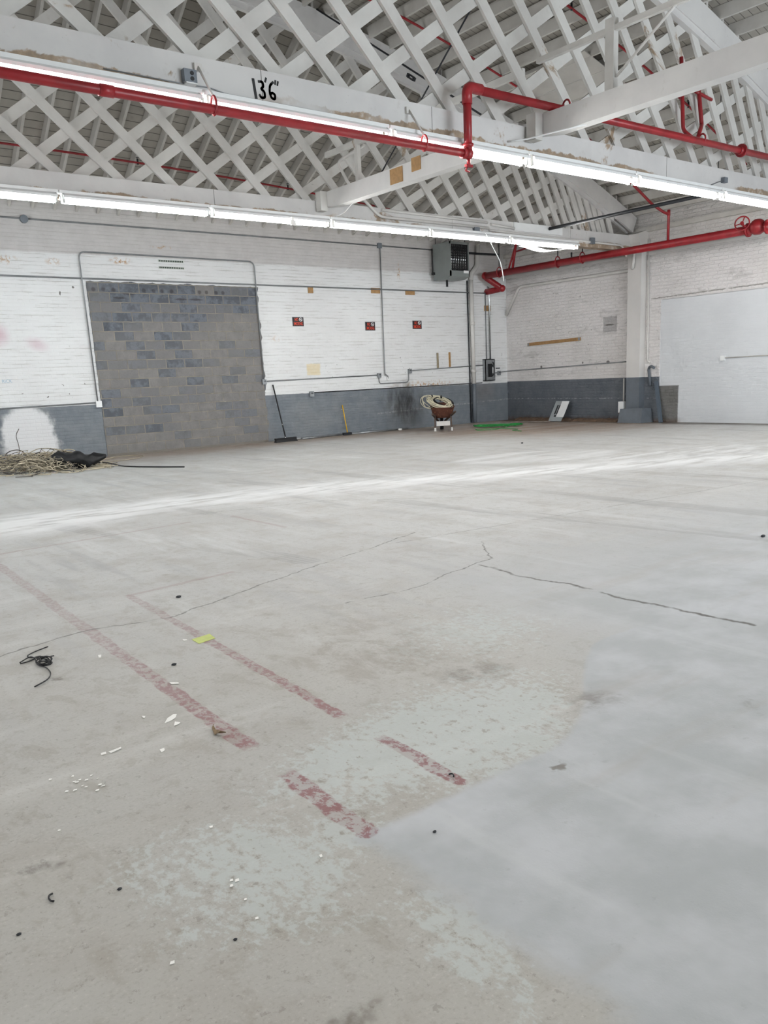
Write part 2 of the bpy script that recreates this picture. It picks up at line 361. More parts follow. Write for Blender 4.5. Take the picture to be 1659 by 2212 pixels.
def m_wall_back():
    t = NT('painted_brick', 0.55, 0, 0.3)
    x, y, z = t.xyz()
    P = t.warp(0.05, 8, False)
    h, mo = brick_lines(t, 0)
    n1 = t.noise(0.7, 4, 0.6); n2 = t.noise(4, 5, 0.65); n3 = t.noise(14, 5, 0.65)
    hz = t.noise(1.0, 4, 0.65, t.scaled(None, (1.6, 1, 12)))
    col = t.mix(t.mul(t.step(n1, 0.35, 0.7), 0.5), '#e4e6e6', '#d6d6d6')
    col = t.mix(t.mul(mo, t.mul(t.step(hz, 0.45, 0.65), 0.16)), col, '#b0aeab')
    row = t.math('ABSOLUTE', t.sub(t.math('FRACT', t.mul(t.add(z, t.mul(t.sub(n2, 0.5), 0.03)), 1 / 0.072)), 0.5))
    col = t.mix(t.mul(t.step(row, 0.40, 0.47), t.mul(t.step(hz, 0.44, 0.66), 0.75)), col, '#aaa8a5')
    col = t.mix(t.mul(t.step(hz, 0.5, 0.75), 0.3), col, '#bdbbb8')
    col = t.mix(t.mul(t.step(n3, 0.62, 0.72), t.mul(t.step(hz, 0.5, 0.7), 0.5)), col, '#b1aca4')
    zz = t.add(z, t.mul(t.sub(n2, 0.5), 0.05))
    col = t.mix(t.mul(t.step(zz, 4.04, 4.09), 0.75), col, t.mix(t.step(n2, 0.3, 0.7), '#cac6c4', '#bebab8'))
    # rust, yellow and pink marks
    col = t.mix(t.mul(t.rect(P, 0, 11.2, 11.59, 1.52, 1.79, 0.02), t.add(0.35, t.mul(n3, 0.5))), col, '#d9c58f')
    rs = t.mx(t.blob(P, (6.85, 0, 3.98), (0.3, 0, 0), (0, 0, 0.1), 0.8), t.mul(t.blob(P, (4.6, 0, 3.9), (0.35, 0, 0), (0, 0, 0.12), 0.8), 0.7), t.mul(t.blob(P, (5.5, 0, 3.9), (0.2, 0, 0), (0, 0, 0.1), 0.8), 0.6),
              t.mul(t.blob(P, (7.8, 0, 4.3), (0.35, 0, 0), (0, 0, 0.05), 0.8), 0.7), t.mul(t.blob(P, (14.2, 0, 4.05), (0.08, 0, 0), (0, 0, 0.3), 0.8), 0.7), t.mul(t.blob(P, (15.0, 0, 1.15), (1.6, 0, 0), (0, 0, 0.16), 0.9), 0.8),
              t.mul(t.blob(P, (10.4, 0, 2.4), (0.25, 0, 0), (0, 0, 0.1), 0.9), 0.5))
    col = t.mix(t.mul(rs, t.step(n3, 0.46, 0.6)), col, '#b58f62')
    pk = t.mx(t.blob(P, (4.3, 0, 2.5), (0.26, 0, 0), (0, 0, 0.3), 1), t.mul(t.blob(P, (4.98, 0, 2.32), (0.3, 0, -0.1), (0.06, 0, 0.18), 1), 0.7))
    col = t.mix(t.mul(pk, 0.55), col, '#c08ea0')
    sp = t.step(t.noise(11, 2, 0.5), 0.73, 0.76)
    sp = t.mul(sp, t.mul(t.step(z, 2.6, 1.2), t.step(z, 1.0, 1.2)))
    sp = t.mx(sp, t.blob(P, (5.55, 0, 3.3), (0.02, 0, 0), (0, 0, 0.05), 0.4), t.blob(P, (5.82, 0, 3.42), (0.03, 0, 0), (0, 0, 0.03), 0.4))
    col = t.mix(t.mul(sp, 0.85), col, '#5a5550')
    # grey dado, whitewashed patch, black seep
    gr = t.step(t.add(z, t.mul(t.sub(t.noise(6, 3), 0.5), 0.02)), 1.10, 1.085)
    g = t.mix(t.step(n2, 0.3, 0.7), '#6f767e', '#7d8388')
    g = t.mix(t.mul(t.step(n1, 0.5, 0.7), 0.4), g, '#888a8b')
    g = t.mix(t.mul(t.step(n3, 0.7, 0.74), 0.7), g, '#c4c0b8')
    Pd = t.warp(0.45, 3.2, False)
    ww = t.blob(Pd, (4.62, 0, 0.45), (0.66, 0, 0.05), (0, 0, 0.95), 0.45)
    ww = t.mul(t.step(t.add(ww, t.mul(t.sub(t.noise(1.0, 5, 0.7, t.scaled(None, (7, 1, 3))), 0.5), 0.7)), 0.12, 0.9), 0.92)
    g = t.mix(ww, g, '#e3e4e5')
    sc_ = t.mul(t.step(t.seg(t.warp(0.06, 4, False), (13.3, YB, 0.47), (18.2, YB, 0.62)), 0.03, 0.005), t.step(n3, 0.42, 0.6))
    g = t.mix(t.mul(sc_, 0.5), g, '#b9bcbd')
    g = t.mix(t.mul(t.blob(Pd, (17.2, 0, 0.9), (0.7, 0, 0), (0, 0, 0.5), 1), 0.35), g, '#7b6e6a')
    col = t.mix(gr, col, g)
    bl = t.mul(t.blob(Pd, (14.25, 0, 0.7), (1.0, 0, 0), (0, 0, 0.75), 0.8), t.step(t.noise(1.0, 4, 0.65, t.scaled(None, (4, 1, 1.4))), 0.3, 0.6))
    col = t.mix(t.mul(bl, 0.85), col, '#2f2f2e')
    t.bump(t.add(t.mul(h, 0.25), t.add(t.mul(t.step(row, 0.47, 0.40), 0.45), t.mul(n3, 0.8))), 0.45, 0.008)
    return t.done(col)

def m_wall_right():
    t = NT('painted_rubble', 0.6, 0, 0.3)
    x, y, z = t.xyz()
    P = t.warp(0.04, 8, False)
    h, mo = brick_lines(t, 1, 0.24, 0.08)
    n1 = t.noise(0.8, 4, 0.6); n2 = t.noise(3.5, 5, 0.65); n3 = t.noise(13, 5, 0.65)
    hz = t.noise(1.0, 5, 0.65, t.scaled(None, (1, 1.1, 3.5)), 1.0)
    col = t.mix(t.step(n1, 0.35, 0.7), '#e6e3e2', '#dcd9d7')
    col = t.mix(t.mul(t.step(hz, 0.56, 0.68), 0.5), col, '#bcb9b6')
    col = t.mix(t.mul(t.step(n3, 0.6, 0.7), 0.3), col, '#b5aca2')
    col = t.mix(t.mul(t.step(t.add(z, t.mul(n2, 0.4)), 3.9, 4.25), 0.4), col, '#bfbdb8')
    # clean white board-flat panel towards the camera
    pan = t.mul(t.step(t.add(y, t.mul(t.sub(n3, 0.5), 0.03)), 12.68, 12.64), t.step(z, 2.96, 2.93))
    pan = t.mul(pan, t.mx(t.step(z, 0.88, 0.9), t.step(y, 12.13, 12.08)))
    gr = t.step(z, 1.125, 1.11)
    g = t.mix(t.step(n2, 0.3, 0.7), '#5f666e', '#6f747a')
    g = t.mix(t.mul(t.step(n3, 0.7, 0.74), 0.5), g, '#a9a6a0')
    scf = t.mul(t.step(t.seg(t.warp(0.05, 4, False), (XR, 11, 0.58), (XR, 18, 0.62)), 0.025, 0.004), t.step(n3, 0.45, 0.6))
    g = t.mix(t.mul(scf, 0.5), g, '#b9bcbd')
    g = t.mix(t.mul(t.rect(P, 1, 12.05, 12.66, -0.1, 0.92, 0.03), 0.8), g, t.mix(t.step(n2, 0.3, 0.7), '#77756f', '#85837f'))
    col = t.mix(gr, col, g)
    col = t.mix(pan, col, t.mix(t.step(n1, 0.3, 0.8), '#d9dcdf', '#d0d3d6'))
    ck = t.mul(t.step(t.seg(P, (XR, 12.95, 2.99), (XR, 8.5, 3.06)), 0.022, 0.006), t.step(n2, 0.36, 0.5))
    col = t.mix(t.mul(ck, 0.7), col, '#77736c')
    pat = t.rect(P, 1, 13.98, 14.42, 2.29, 2.68, 0.02)
    col = t.mix(t.mul(pat, 0.8), col, '#aaa8a8')
    hl = t.mx(t.blob(P, (XR, 14.22, 2.47), (0, 0.2, 0), (0, 0, 0.025), 0.5), t.blob(P, (XR, 14.25, 1.53), (0, 0.06, 0), (0, 0, 0.05), 0.4), t.blob(P, (XR, 16.6, 1.49), (0, 0.05, 0), (0, 0, 0.05), 0.4), t.blob(P, (XR, 15.1, 1.55), (0, 0.03, 0), (0, 0, 0.03), 0.4))
    hl = t.mx(hl, t.mul(t.step(t.noise(8, 2), 0.74, 0.77), t.mul(t.step(y, 12.8, 13.1), 0.8)))
    col = t.mix(t.mul(hl, 0.8), col, '#55504b')
    rs = t.mul(t.step(t.add(z, t.mul(n2, 0.25)), 0.3, 0.1), t.step(t.sub(y, t.mul(n1, 1)), 11.3, 11.9))
    col = t.mix(t.mul(rs, 0.75), col, '#66503f')
    bump = t.mul(t.add(t.mul(h, 0.35), t.add(t.mul(hz, 1.6), n3)), t.sub(1.0, t.mul(pan, 0.9)))
    t.bump(bump, 0.8, 0.03)
    return t.done(col)

def m_block():
    t = NT('concrete_block', 0.8, 0, 0.2)
    o = t.xyz(t.warp(0.018, 5, False)); n2 = t.noise(5, 5, 0.65); n3 = t.noise(30, 4, 0.65)
    v = t.comb(t.sub(o[0], 6.324), t.sub(o[2], 0.035), 0.0)
    def tex(c1, c2, mc, ms, bias=0.0):
        n = t.n.new('ShaderNodeTexBrick'); t.put(n.inputs['Vector'], v); n.offset = 0.5; n.offset_frequency = 2
        for k, q in (('Color1', c1), ('Color2', c2), ('Mortar', mc)): n.inputs[k].default_value = q
        n.inputs['Scale'].default_value = 1; n.inputs['Mortar Size'].default_value = ms; n.inputs['Mortar Smooth'].default_value = 0.25
        n.inputs['Bias'].default_value = bias; n.inputs['Brick Width'].default_value = 0.428; n.inputs['Row Height'].default_value = 0.1945
        return n
    n = tex((0, 0, 0, 1), (1, 1, 1, 1), (0.5, 0.5, 0.5, 1), 0.0105)
    r = n.outputs['Color']; mort = n.outputs['Fac']
    up = t.step(o[2], 2.2, 3.3); lf = t.step(o[0], 9.2, 7.6)
    dk = t.step(t.add(t.mul(t.xyz(r)[0], 0.75), t.add(t.mul(up, 0.34), t.mul(lf, 0.22))), 0.36, 0.98)
    col = t.mix(dk, t.mix(t.step(n2, 0.3, 0.7), '#868482', '#7c7a79'), t.mix(t.step(n2, 0.4, 0.65), '#5b6066', '#777c85'))
    col = t.mix(t.mul(t.step(n2, 0.55, 0.75), t.mul(dk, 0.6)), col, '#4d5156')
    col = t.mix(t.mul(t.step(n3, 0.5, 0.75), 0.25), col, '#5c5a57')
    Pd = t.warp(0.03, 14, False); hole = None
    for hx in (6.22, 6.42, 6.63, 7.28, 7.5, 7.68, 7.9, 8.55, 8.72, 8.95, 9.12):
        b = t.blob(Pd, (hx, 0, 3.40), (0.06, 0, 0), (0, 0, 0.055), 0.6); hole = b if hole is None else t.mx(hole, b)
    for hx, wd in ((6.95, 0.2), (6.75, 0.19), (8.1, 0.19), (8.45, 0.22)):
        b = t.blob(Pd, (hx, 0, 3.24 if hx != 6.95 else 3.33), (wd, 0, 0), (0, 0, 0.03), 0.6); hole = t.mx(hole, b)
    col = t.mix(t.mul(hole, 0.6), col, '#3b3735')
    col = t.mix(mort, col, t.mix(t.step(n2, 0.35, 0.7), '#918c82', '#7a766f'))
    col = t.mix(t.step(t.add(o[2], t.mul(n2, 0.03)), 0.065, 0.05), col, '#7f7a73')
    t.bump(t.add(t.sub(t.mul(n3, 0.5), t.mul(mort, 1.5)), n2), 0.5, 0.01)
    return t.done(col)

def m_wood(name='white_timber', peel=0.655, c1='#d4d3cf', c2='#c3c1bd', wear='#a58b6c', band=False):
    t = NT(name, 0.55, 0, 0.3)
    n1 = t.noise(1.3, 4, 0.6); n2 = t.noise(7, 5, 0.65); pe = t.noise(0.9, 6, 0.7, dist=0.6); n3 = t.noise(40, 3, 0.6)
    col = t.mix(t.step(n1, 0.3, 0.7), c1, c2)
    col = t.mix(t.mul(t.step(n2, 0.6, 0.75), 0.35), col, '#b5b1ab')
    p = t.mul(t.step(pe, peel - 0.02, peel + 0.03), t.step(n2, 0.36, 0.5))
    if band:                                              # paint gone along the bottom edge of the chords
        zc = t.xyz()[2]
        p = t.mx(p, t.mul(t.step(t.add(zc, t.mul(t.sub(pe, 0.5), 0.35)), 4.275, 4.255), t.mul(t.step(n2, 0.28, 0.48), t.step(t.noise(0.45, 2), 0.43, 0.5))))
    col = t.mix(t.mul(p, 0.85), col, t.mix(t.step(n2, 0.4, 0.65), wear, '#86725a'))
    col = t.mix(t.mul(t.step(n3, 0.73, 0.76), 0.4), col, '#6b665f')
    t.bump(t.add(n2, t.mul(n3, 0.3)), 0.15, 0.005)
    return t.done(col)
def m_deck():
    t = NT('board_deck', 0.7, 0, 0.2)
    x, y, z = t.xyz()
    ln = t.math('FRACT', t.mul(t.add(y, t.mul(t.sub(t.noise(0.7, 2), 0.5), 0.03)), 1 / 0.14))
    gap = t.mx(t.step(ln, 0.06, 0.02), t.step(ln, 0.94, 0.98))
    n1 = t.noise(0.5, 4, 0.6); n2 = t.noise(5, 5, 0.65)
    row = t.noise(1.0, 1, 0.5, t.comb(t.mul(x, 0.25), t.mul(t.math('FLOOR', t.mul(y, 1 / 0.14)), 3.7), 0.0))
    col = t.mix(t.step(n1, 0.35, 0.7), '#b8b4ac', '#9c978e')
    col = t.mix(t.mul(t.step(row, 0.45, 0.65), 0.35), col, '#a9a49b')
    col = t.mix(t.mul(t.step(n2, 0.58, 0.72), 0.4), col, '#98928a')
    col = t.mix(t.mul(gap, 0.8), col, '#4c4844')
    t.bump(t.sub(n2, t.mul(gap, 2)), 0.3, 0.01)
    return t.done(col)
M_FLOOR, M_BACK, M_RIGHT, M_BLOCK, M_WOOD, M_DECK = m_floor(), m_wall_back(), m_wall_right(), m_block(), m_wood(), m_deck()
M_JOIST = m_wood('joist_timber', 0.74, '#cfcdc8', '#bab7b1')
M_CHORD = m_wood('chord_timber', 0.66, '#d6d5d3', '#cac9c8', band=True)
M_PLAIN = mat('plain_white_wall', '#d9d7d4', 0.6, var=0.1, scale=1.0)
M_RED = mat('red_pipe_paint', '#9c2229', 0.38, var=0.35, scale=5)
M_GALV = mat('galvanised_steel', '#a9adb0', 0.35, 0.7, var=0.3, scale=9)
M_STEEL = mat('bright_conduit', '#c9ccce', 0.22, 0.95, var=0.1)
M_CONDUIT = mat('grey_conduit', '#8f9294', 0.45, 0.3, var=0.3, scale=4)
M_WCOND = mat('white_painted_pipe', '#d6d4d0', 0.5, var=0.12, scale=4)
M_BOX = mat('grey_box_metal', '#7b828a', 0.5, 0.2, var=0.2)
M_BLACK = mat('black_plastic', '#16171a', 0.45, var=0.3)
M_BLACKP = mat('black_iron_pipe', '#2b2e33', 0.5, 0.2, var=0.3)
M_WHITE = mat('white_enamel', '#eceeee', 0.35, var=0.05)
M_RAWWOOD = mat('bare_wood', '#b0895a', 0.6, var=0.3, scale=14)
M_GREYP = mat('dado_grey_paint', '#6d747c', 0.5, var=0.2, scale=4)
M_HEATER = mat('heater_enamel', '#8b918f', 0.42, 0.1, var=0.12, scale=3)
M_RUST = mat('rusted_tray', '#6d4335', 0.75, 0.1, var=0.4, scale=7, col2='#8d6047', thr=0.58, bump=0.2)
M_PAPER = mat('white_flake', '#f1f0ec', 0.6, var=0.05)
M_DARK = mat('dark_recess', '#17181b', 0.6)
def emit(name, col, k):
    t = NT(name, 0.4); t.b.inputs['Base Color'].default_value = (0.9, 0.9, 0.9, 1)
    t.b.inputs['Emission Color'].default_value = col; t.b.inputs['Emission Strength'].default_value = k
    return t.m
M_TUBE = emit('fluorescent_tube', (1.0, 0.985, 0.96, 1), TUBE)
M_TUBE2 = emit('fluorescent_tube_cool', (0.93, 0.99, 1.0, 1), TUBE)

# ------------------------------------------------------------------ the setting
def T(x): return 7.99 + math.sqrt(1296 - (x - 3.5) ** 2) - 36.0      # top of the bowstring trusses
YN, YT = 8.37, 13.45                                                  # planes of the near and far truss
ZW = 4.86                                                             # roof bearing on the back wall
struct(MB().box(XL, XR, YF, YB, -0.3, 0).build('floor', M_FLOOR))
DX0, DX1 = 6.10, 9.98
b = MB().box(XL, DX0, YB, YB + 0.35, 0, 5.15); b.box(DX1, XR + 0.3, YB, YB + 0.35, 0, 5.15); b.box(DX0, DX1, YB, YB + 0.35, 3.55, 5.15)
struct(b.build('wall_back', M_BACK))
struct(MB().box(XR, XR + 0.3, YF, YB, 0, 5.3).build('wall_right', M_RIGHT))
struct(MB().box(XL - 0.3, XL, YF, YB + 0.35, 0, 5.3).build('wall_left', M_PLAIN))
struct(MB().box(XL, XR, YF - 0.3, YF, 0, 8.4).build('wall_front', M_PLAIN))
# concrete blockwork closing the old doorway, with a ragged mortar edge
b = MB(); n = 60; e0 = []; e1 = []
for i in range(n + 1):
    z = 3.55 * i / n
    e0.append((DX0 - 0.005 - 0.012 * random.random(), z)); e1.append((DX1 - 0.01 + 0.05 * abs(math.sin(z * 3.1) * math.sin(z * 11)) + 0.02 * random.random(), z))
top = [(DX1 - (DX1 - DX0) * i / 50, 3.55 + 0.03 * random.random() - 0.01) for i in range(1, 50)]
poly = [(x, YB - 0.012, z) for x, z in e1] + [(x, YB - 0.012, z) for x, z in top] + [(x, YB - 0.012, z) for x, z in e0[::-1]]
struct(b.prism(poly, (0, 0.2, 0)).build('wall_blockwork', M_BLOCK))

# roof deck: curved over the main bays, running down to the back wall over the last bay
JD = 0.2
def rz(x, y):                                                          # underside of the deck
    if y <= YT: return T(x) + JD
    f = (y - YT) / (YB - YT); zt = T(x); zw = min(ZW, zt + 0.05)
    return zt + (zw - zt) * f + JD
xs = [XL - 0.25 + (XR + 0.5 - XL) * i / 72 for i in range(73)]; ysd = [YF - 0.2, 0, 5, YT, 15.0, 16.5, YB + 0.3]
vs = [(x, y, rz(x, y) + k) for k in (0, 0.05) for x in xs for y in ysd]; fs = []; m = len(ysd); N = len(xs) * m
for i in range(len(xs) - 1):
    for j in range(m - 1):
        a = i * m + j; q = (a, a + 1, a + m + 1, a + m)
        fs += [q, tuple(N + k for k in q[::-1])]
struct(MB()._add(vs, fs).build('ceiling', M_DECK))
b = MB(); b.box(XR - 0.035, XR, YF, YB, 4.02, 4.09); struct(b.build('trim_1', M_PLAIN))                    # ledge on the right wall
b = MB(); b.box(XR - 0.09, XR, YF, YB, 4.56, 4.66); struct(b.build('trim_2', M_JOIST))                     # wall plate
# pilaster under the far truss
b = MB(); b.box(XR - 0.22, XR, 13.1, 13.5, 1.12, 4.14); b.cur = 1; b.box(XR - 0.22, XR, 13.1, 13.5, 0, 1.12); b.cur = 0
b.prism([(XR - 0.22, 13.06, 4.14), (XR, 13.06, 4.14), (XR, 13.06, 4.62), (XR - 0.42, 13.06, 4.5), (XR - 0.36, 13.06, 4.3)], (0, 0.5, 0))
struct(b.build('column_1', [M_PLAIN, M_GREYP]))

# ------------------------------------------------------------------ roof trusses
def arc(off, x):
    R = 36.0 - off; dx = x - 3.5
    s = min(1.0, abs(dx) / R); return 7.99 - 36.0 + math.sqrt(max(0.0, R * R - dx * dx))
def chord_arc(y0, y1, o0, o1, x0, x1, n=64):
    b = MB(); vs = []
    for i in range(n + 1):
        x = x0 + (x1 - x0) * i / n; th = math.asin((x - 3.5) / 36.0)
        for off in (o0, o1):
            R = 36.0 - off
            for y in (y0, y1): vs.append((3.5 + R * math.sin(th), y, 7.99 - 36.0 + R * math.cos(th)))
    fs = []
    for i in range(n):
        a = i * 4
        for p, q in ((0, 1), (1, 3), (3, 2), (2, 0)): fs.append((a + p, a + q, a + 4 + q, a + 4 + p))
    fs += [(0, 1, 3, 2), (n * 4, n * 4 + 2, n * 4 + 3, n * 4 + 1)]
    return b._add(vs, fs)
TH = [(0, 36), (3, 38), (6, 42.5), (8, 46), (10, 48), (12.4, 51), (14.2, 57), (15.9, 62), (17.2, 68), (20, 74)]
BH = [(-6, 50), (-3, 45), (0, 41), (3, 38), (6, 35.5), (8, 32.5), (10, 30), (12, 27), (14, 24), (16, 21)]
def ip(tab, x): return float(np.interp(x, [a for a, _ in tab], [c for _, c in tab]))
def web(b, x0, ang, sgn, y, wd, th=0.042):
    c, s_ = math.cos(math.radians(ang)), math.sin(math.radians(ang)); L = 0.1
    while L < 9:
        x = x0 + sgn * c * L; z = 4.42 + s_ * L
        if z > arc(0.22, x): break
        L += 0.03
    p = Vector((x0 - sgn * c * 0.12, y, 4.42 - s_ * 0.12)); q = Vector((x0 + sgn * c * L, y, 4.42 + s_ * L))
    return b.bar(p, q, wd, th, (0, 1, 0))
def truss(Y, feetA, feetB, label):
    t = thing('roof_truss', label, 'roof truss', (3.5, Y, 4.14))
    f0, f1 = Y - 0.11, Y + 0.11
    xr = XR - 0.24
    b = MB()
    cuts = [XL, -6.0, -0.6, 4.85, 7.15, 11.9, 15.2, xr] if Y < 10 else [XL, -5, 0.5, 6.78, 12.0, 15.6, xr]
    for a, c in zip(cuts[:-1], cuts[1:]): b.box(a + 0.004, c - 0.004, f0, f0 + 0.06, 4.14, 4.495 + random.uniform(-0.006, 0.006))
    b.box(XL, xr, f0 + 0.055, f1 - 0.055, 4.15, 4.30); b.box(XL, xr, f1 - 0.06, f1, 4.14, 4.49)
    b.build('bottom_chord', M_CHORD, t)
    b = chord_arc(f0, f0 + 0.06, 0.0, 0.37, XL + 0.2, XR - 0.1); b2 = chord_arc(f1 - 0.06, f1, 0.0, 0.37, XL + 0.2, XR - 0.1)
    b._add(b2.v, b2.f); b2 = chord_arc(f0 + 0.05, f1 - 0.05, 0.0, 0.1, XL + 0.2, XR - 0.1); b._add(b2.v, b2.f)
    b2 = chord_arc(f0 + 0.02, f0 + 0.11, 0.36, 0.47, XL + 0.4, XR - 0.8); b._add(b2.v, b2.f)
    b.build('top_chord', M_CHORD, t)
    for x in feetA:
        web(MB(), x, ip(TH, x) + random.uniform(-0.7, 0.7), -1, Y - 0.024, 0.14).build('web_board', M_WOOD, t)
    for x in feetB:
        web(MB(), x, ip(BH, x) + random.uniform(-0.7, 0.7), 1, Y + 0.024, 0.15).build('web_board', M_WOOD, t)
    # thin steel rods tying the chords
    return t
FA_N = [0.4, 1.4, 2.35, 3.29, 4.29, 5.2, 6.02, 6.87, 7.64, 8.48, 9.37, 10.15, 10.9, 11.6, 12.25, 12.85, 13.4, 13.9, 14.35, 14.75, 15.1, 15.4, 15.7, 15.95, 16.15, 16.4, 16.7]
FB_N = [-5.1, -4, -2.9, -1.9, -0.9, 0.1, 1.1, 2.2, 3.26, 4.12, 5.05, 5.96, 6.98, 8.0, 9.15, 10.35, 11.6, 12.9, 14.2]
FA_F = [1.6, 2.55, 3.5, 4.43, 5.35, 6.2, 7.09, 7.87, 8.7, 9.53, 10.35, 11.1, 11.85, 12.5, 13.1, 13.65, 14.15, 14.6, 15.0, 15.35, 15.65, 15.9, 16.14, 16.35, 16.56, 16.76, 16.94, 17.2]
FB_F = [-5, -4, -3, -2, -1, 0, 0.95, 1.9, 2.8, 3.7, 4.55, 5.35, 6.25, 7.15, 8.25, 9.35, 10.5, 11.6, 12.8, 14.0, 15.2]
tr_near = truss(YN, FA_N, FB_N, 'white timber lattice roof truss nearest the camera with 13\'6" painted on its bottom beam')
tr_far = truss(YT, FA_F, FB_F, 'white timber lattice roof truss farther off, in front of the brick wall')
# the height painted on the near bottom chord, brush strokes
YC = YN - 0.1105
b = MB()
def stroke(pts, wd=0.024):
    P = fil([(x, YC - 0.0015, z) for x, z in pts], 0.03, 4)
    for p, q in zip(P[:-1], P[1:]):
        d = (q - p)
        if d.length < 1e-6: continue
        b.bar(p - d.normalized() * wd * 0.3, q + d.normalized() * wd * 0.3, wd, 0.003, (0, 1, 0))
stroke([(4.752, 4.395), (4.772, 4.225)], 0.03)
stroke([(4.815, 4.385), (4.86, 4.39), (4.868, 4.345), (4.835, 4.32), (4.875, 4.30), (4.878, 4.245), (4.835, 4.235), (4.815, 4.26)])
stroke([(4.905, 4.43), (4.892, 4.395)], 0.02)
stroke([(4.985, 4.405), (4.945, 4.37), (4.935, 4.30), (4.955, 4.25), (4.995, 4.245), (5.0, 4.29), (4.965, 4.305), (4.94, 4.28)])
stroke([(5.015, 4.425), (5.008, 4.39)], 0.018); stroke([(5.045, 4.42), (5.036, 4.385)], 0.018)
o = b.build('painted_height', M_BLACK, tr_near); o['label'] = 'black brushed 13\'6" height mark'

# ------------------------------------------------------------------ roof joists
def joist(x, y0, y1, y2=None):
    b = MB(); hw = 0.024
    z0 = rz(x, y0) - JD; z1 = rz(x, y1) - JD
    vs = [(x + sx, y, z + k) for y, z in ((y0, z0), (y1, z1)) for sx in (-hw, hw) for k in (0.0, JD - 0.002)]
    b._add(vs, [(0, 1, 3, 2), (4, 6, 7, 5), (0, 4, 5, 1), (2, 3, 7, 6), (0, 2, 6, 4), (1, 5, 7, 3)])
    return b.build('roof_joist', M_JOIST, org=(x, y0, z0))
x = -0.9
while x < 18.0:
    tag(joist(x, YN - 0.08, YT + 0.08), 'white roof joist spanning between the near and far lattice trusses', 'joist', 'roof joists between the two trusses')
    x += 0.46
x = 0.2
while x < 18.0:
    tag(joist(x, YT + 0.02, YB - 0.005), 'white roof rafter running from the far truss down to the brick wall', 'joist', 'rafters between the far truss and the brick wall')
    x += 0.42
x = 9.4
while x < 18.1:
    tag(joist(x, 2.9, YN + 0.03), 'white roof joist on the camera side of the near lattice truss', 'joist', 'roof joists in front of the near truss')
    x += 0.48

# ------------------------------------------------------------------ tie beams between the trusses, with their sway bracing
def tie(y0, y1, label, patches):
    t = thing('tie_beam', label, 'beam', (9.0, (y0 + y1) / 2, 4.35))
    b = MB(); X0, X1 = 8.88, 9.06
    b.prism([(X0, y0, 4.62), (X0, y0, 4.40), (X0, y0 + 0.35, 4.345), (X0, y1 - 0.35, 4.345), (X0, y1, 4.40), (X0, y1, 4.62)], (X1 - X0, 0, 0))
    b.build('beam', M_CHORD, t)
    b = MB(); b.box(X0 - 0.14, X0 - 0.005, y1 - 0.16, y1, 4.30, 4.62); b.build('bearing_block', M_WOOD, t)
    for (ya, yb, za, zb) in patches:
        o = MB().box(X0 - 0.012, X0 - 0.001, ya, yb, za, zb).build('bare_wood_patch', M_RAWWOOD, t); o['label'] = 'unpainted brown wood patch'
    return t
t1 = tie(8.50, 13.32, 'white tie beam between the two trusses with two bare wood patches', [(11.0, 11.32, 4.375, 4.60), (10.55, 10.77, 4.46, 4.655)])
MB().bar((9.0, 12.35, 4.6), (9.0, 12.35, 5.75), 0.09, 0.07, (1, 0, 0)).build('king_post', M_WOOD, t1)
MB().cyl((9.0, 11.75, 4.62), (9.0, 8.55, 7.02), 0.012, 8).build('brace_rod', M_BLACKP, t1)
br = MB().cyl((9.0, 13.3, 7.55), (9.0, 8.55, 4.42), 0.014, 8).build('brace_rod', M_BLACKP, t1)
b = MB(); d_ = Vector((0, -0.83, -0.56)); c_ = Vector((9.0, 10.85, 5.83)); q_ = Vector((0, 0.56, -0.83)) * 0.02
b.bar(c_ - d_ * 0.08 + q_, c_ + d_ * 0.08 + q_, 0.02, 0.03, (1, 0, 0)); b.bar(c_ - d_ * 0.08 - q_, c_ + d_ * 0.08 - q_, 0.02, 0.03, (1, 0, 0)); b.obox(c_ - d_ * 0.08, (0.02, 0, 0), q_ * 1.3, d_ * 0.02); b.obox(c_ + d_ * 0.08, (0.02, 0, 0), q_ * 1.3, d_ * 0.02)
b.build('turnbuckle', M_BLACKP, br)
b = MB(); b.bar((9.0, 8.5, 5.25), (9.0, 13.3, 5.25), 0.09, 0.05, (1, 0, 0)); b.build('strut', M_WOOD, t1)
t2 = tie(3.0, 8.22, 'white tie beam running from the near truss towards the camera at upper right', [])
MB().bar((9.0, 7.06, 4.6), (9.0, 7.06, 5.42), 0.13, 0.09, (1, 0, 0)).build('king_post', M_WOOD, t2)
MB().cyl((9.0, 6.98, 4.78), (9.0, 5.75, 5.55), 0.016, 8).build('brace_rod', M_WCOND, t2)
b = MB(); b.bar((9.0, 8.25, 5.30), (9.0, 3.0, 5.30), 0.055, 0.06, (1, 0, 0)); b.bar((9.03, 8.25, 5.33), (9.03, 3.0, 5.33), 0.012, 0.12, (1, 0, 0)); b.build('strut', M_WCOND, t2)
b = MB(); b._add([(x, y, T(x) - k) for k in (0.004, 0.016) for x in (12.7, 13.35, 14.0) for y in (10.55, 12.45)], [(0, 1, 3, 2), (2, 3, 5, 4), (6, 8, 9, 7), (8, 10, 11, 9), (0, 6, 7, 1), (4, 5, 11, 10), (0, 2, 8, 6), (2, 4, 10, 8), (1, 7, 9, 3), (3, 9, 11, 5)])
tag(b.build('plywood_panel', mat('painted_plywood', '#c5c2bc', 0.6, var=0.12, scale=2), org=(13.35, 11.5, 6.6)), 'smooth pale plywood panel under the joists above the upper red pipe', 'panel')

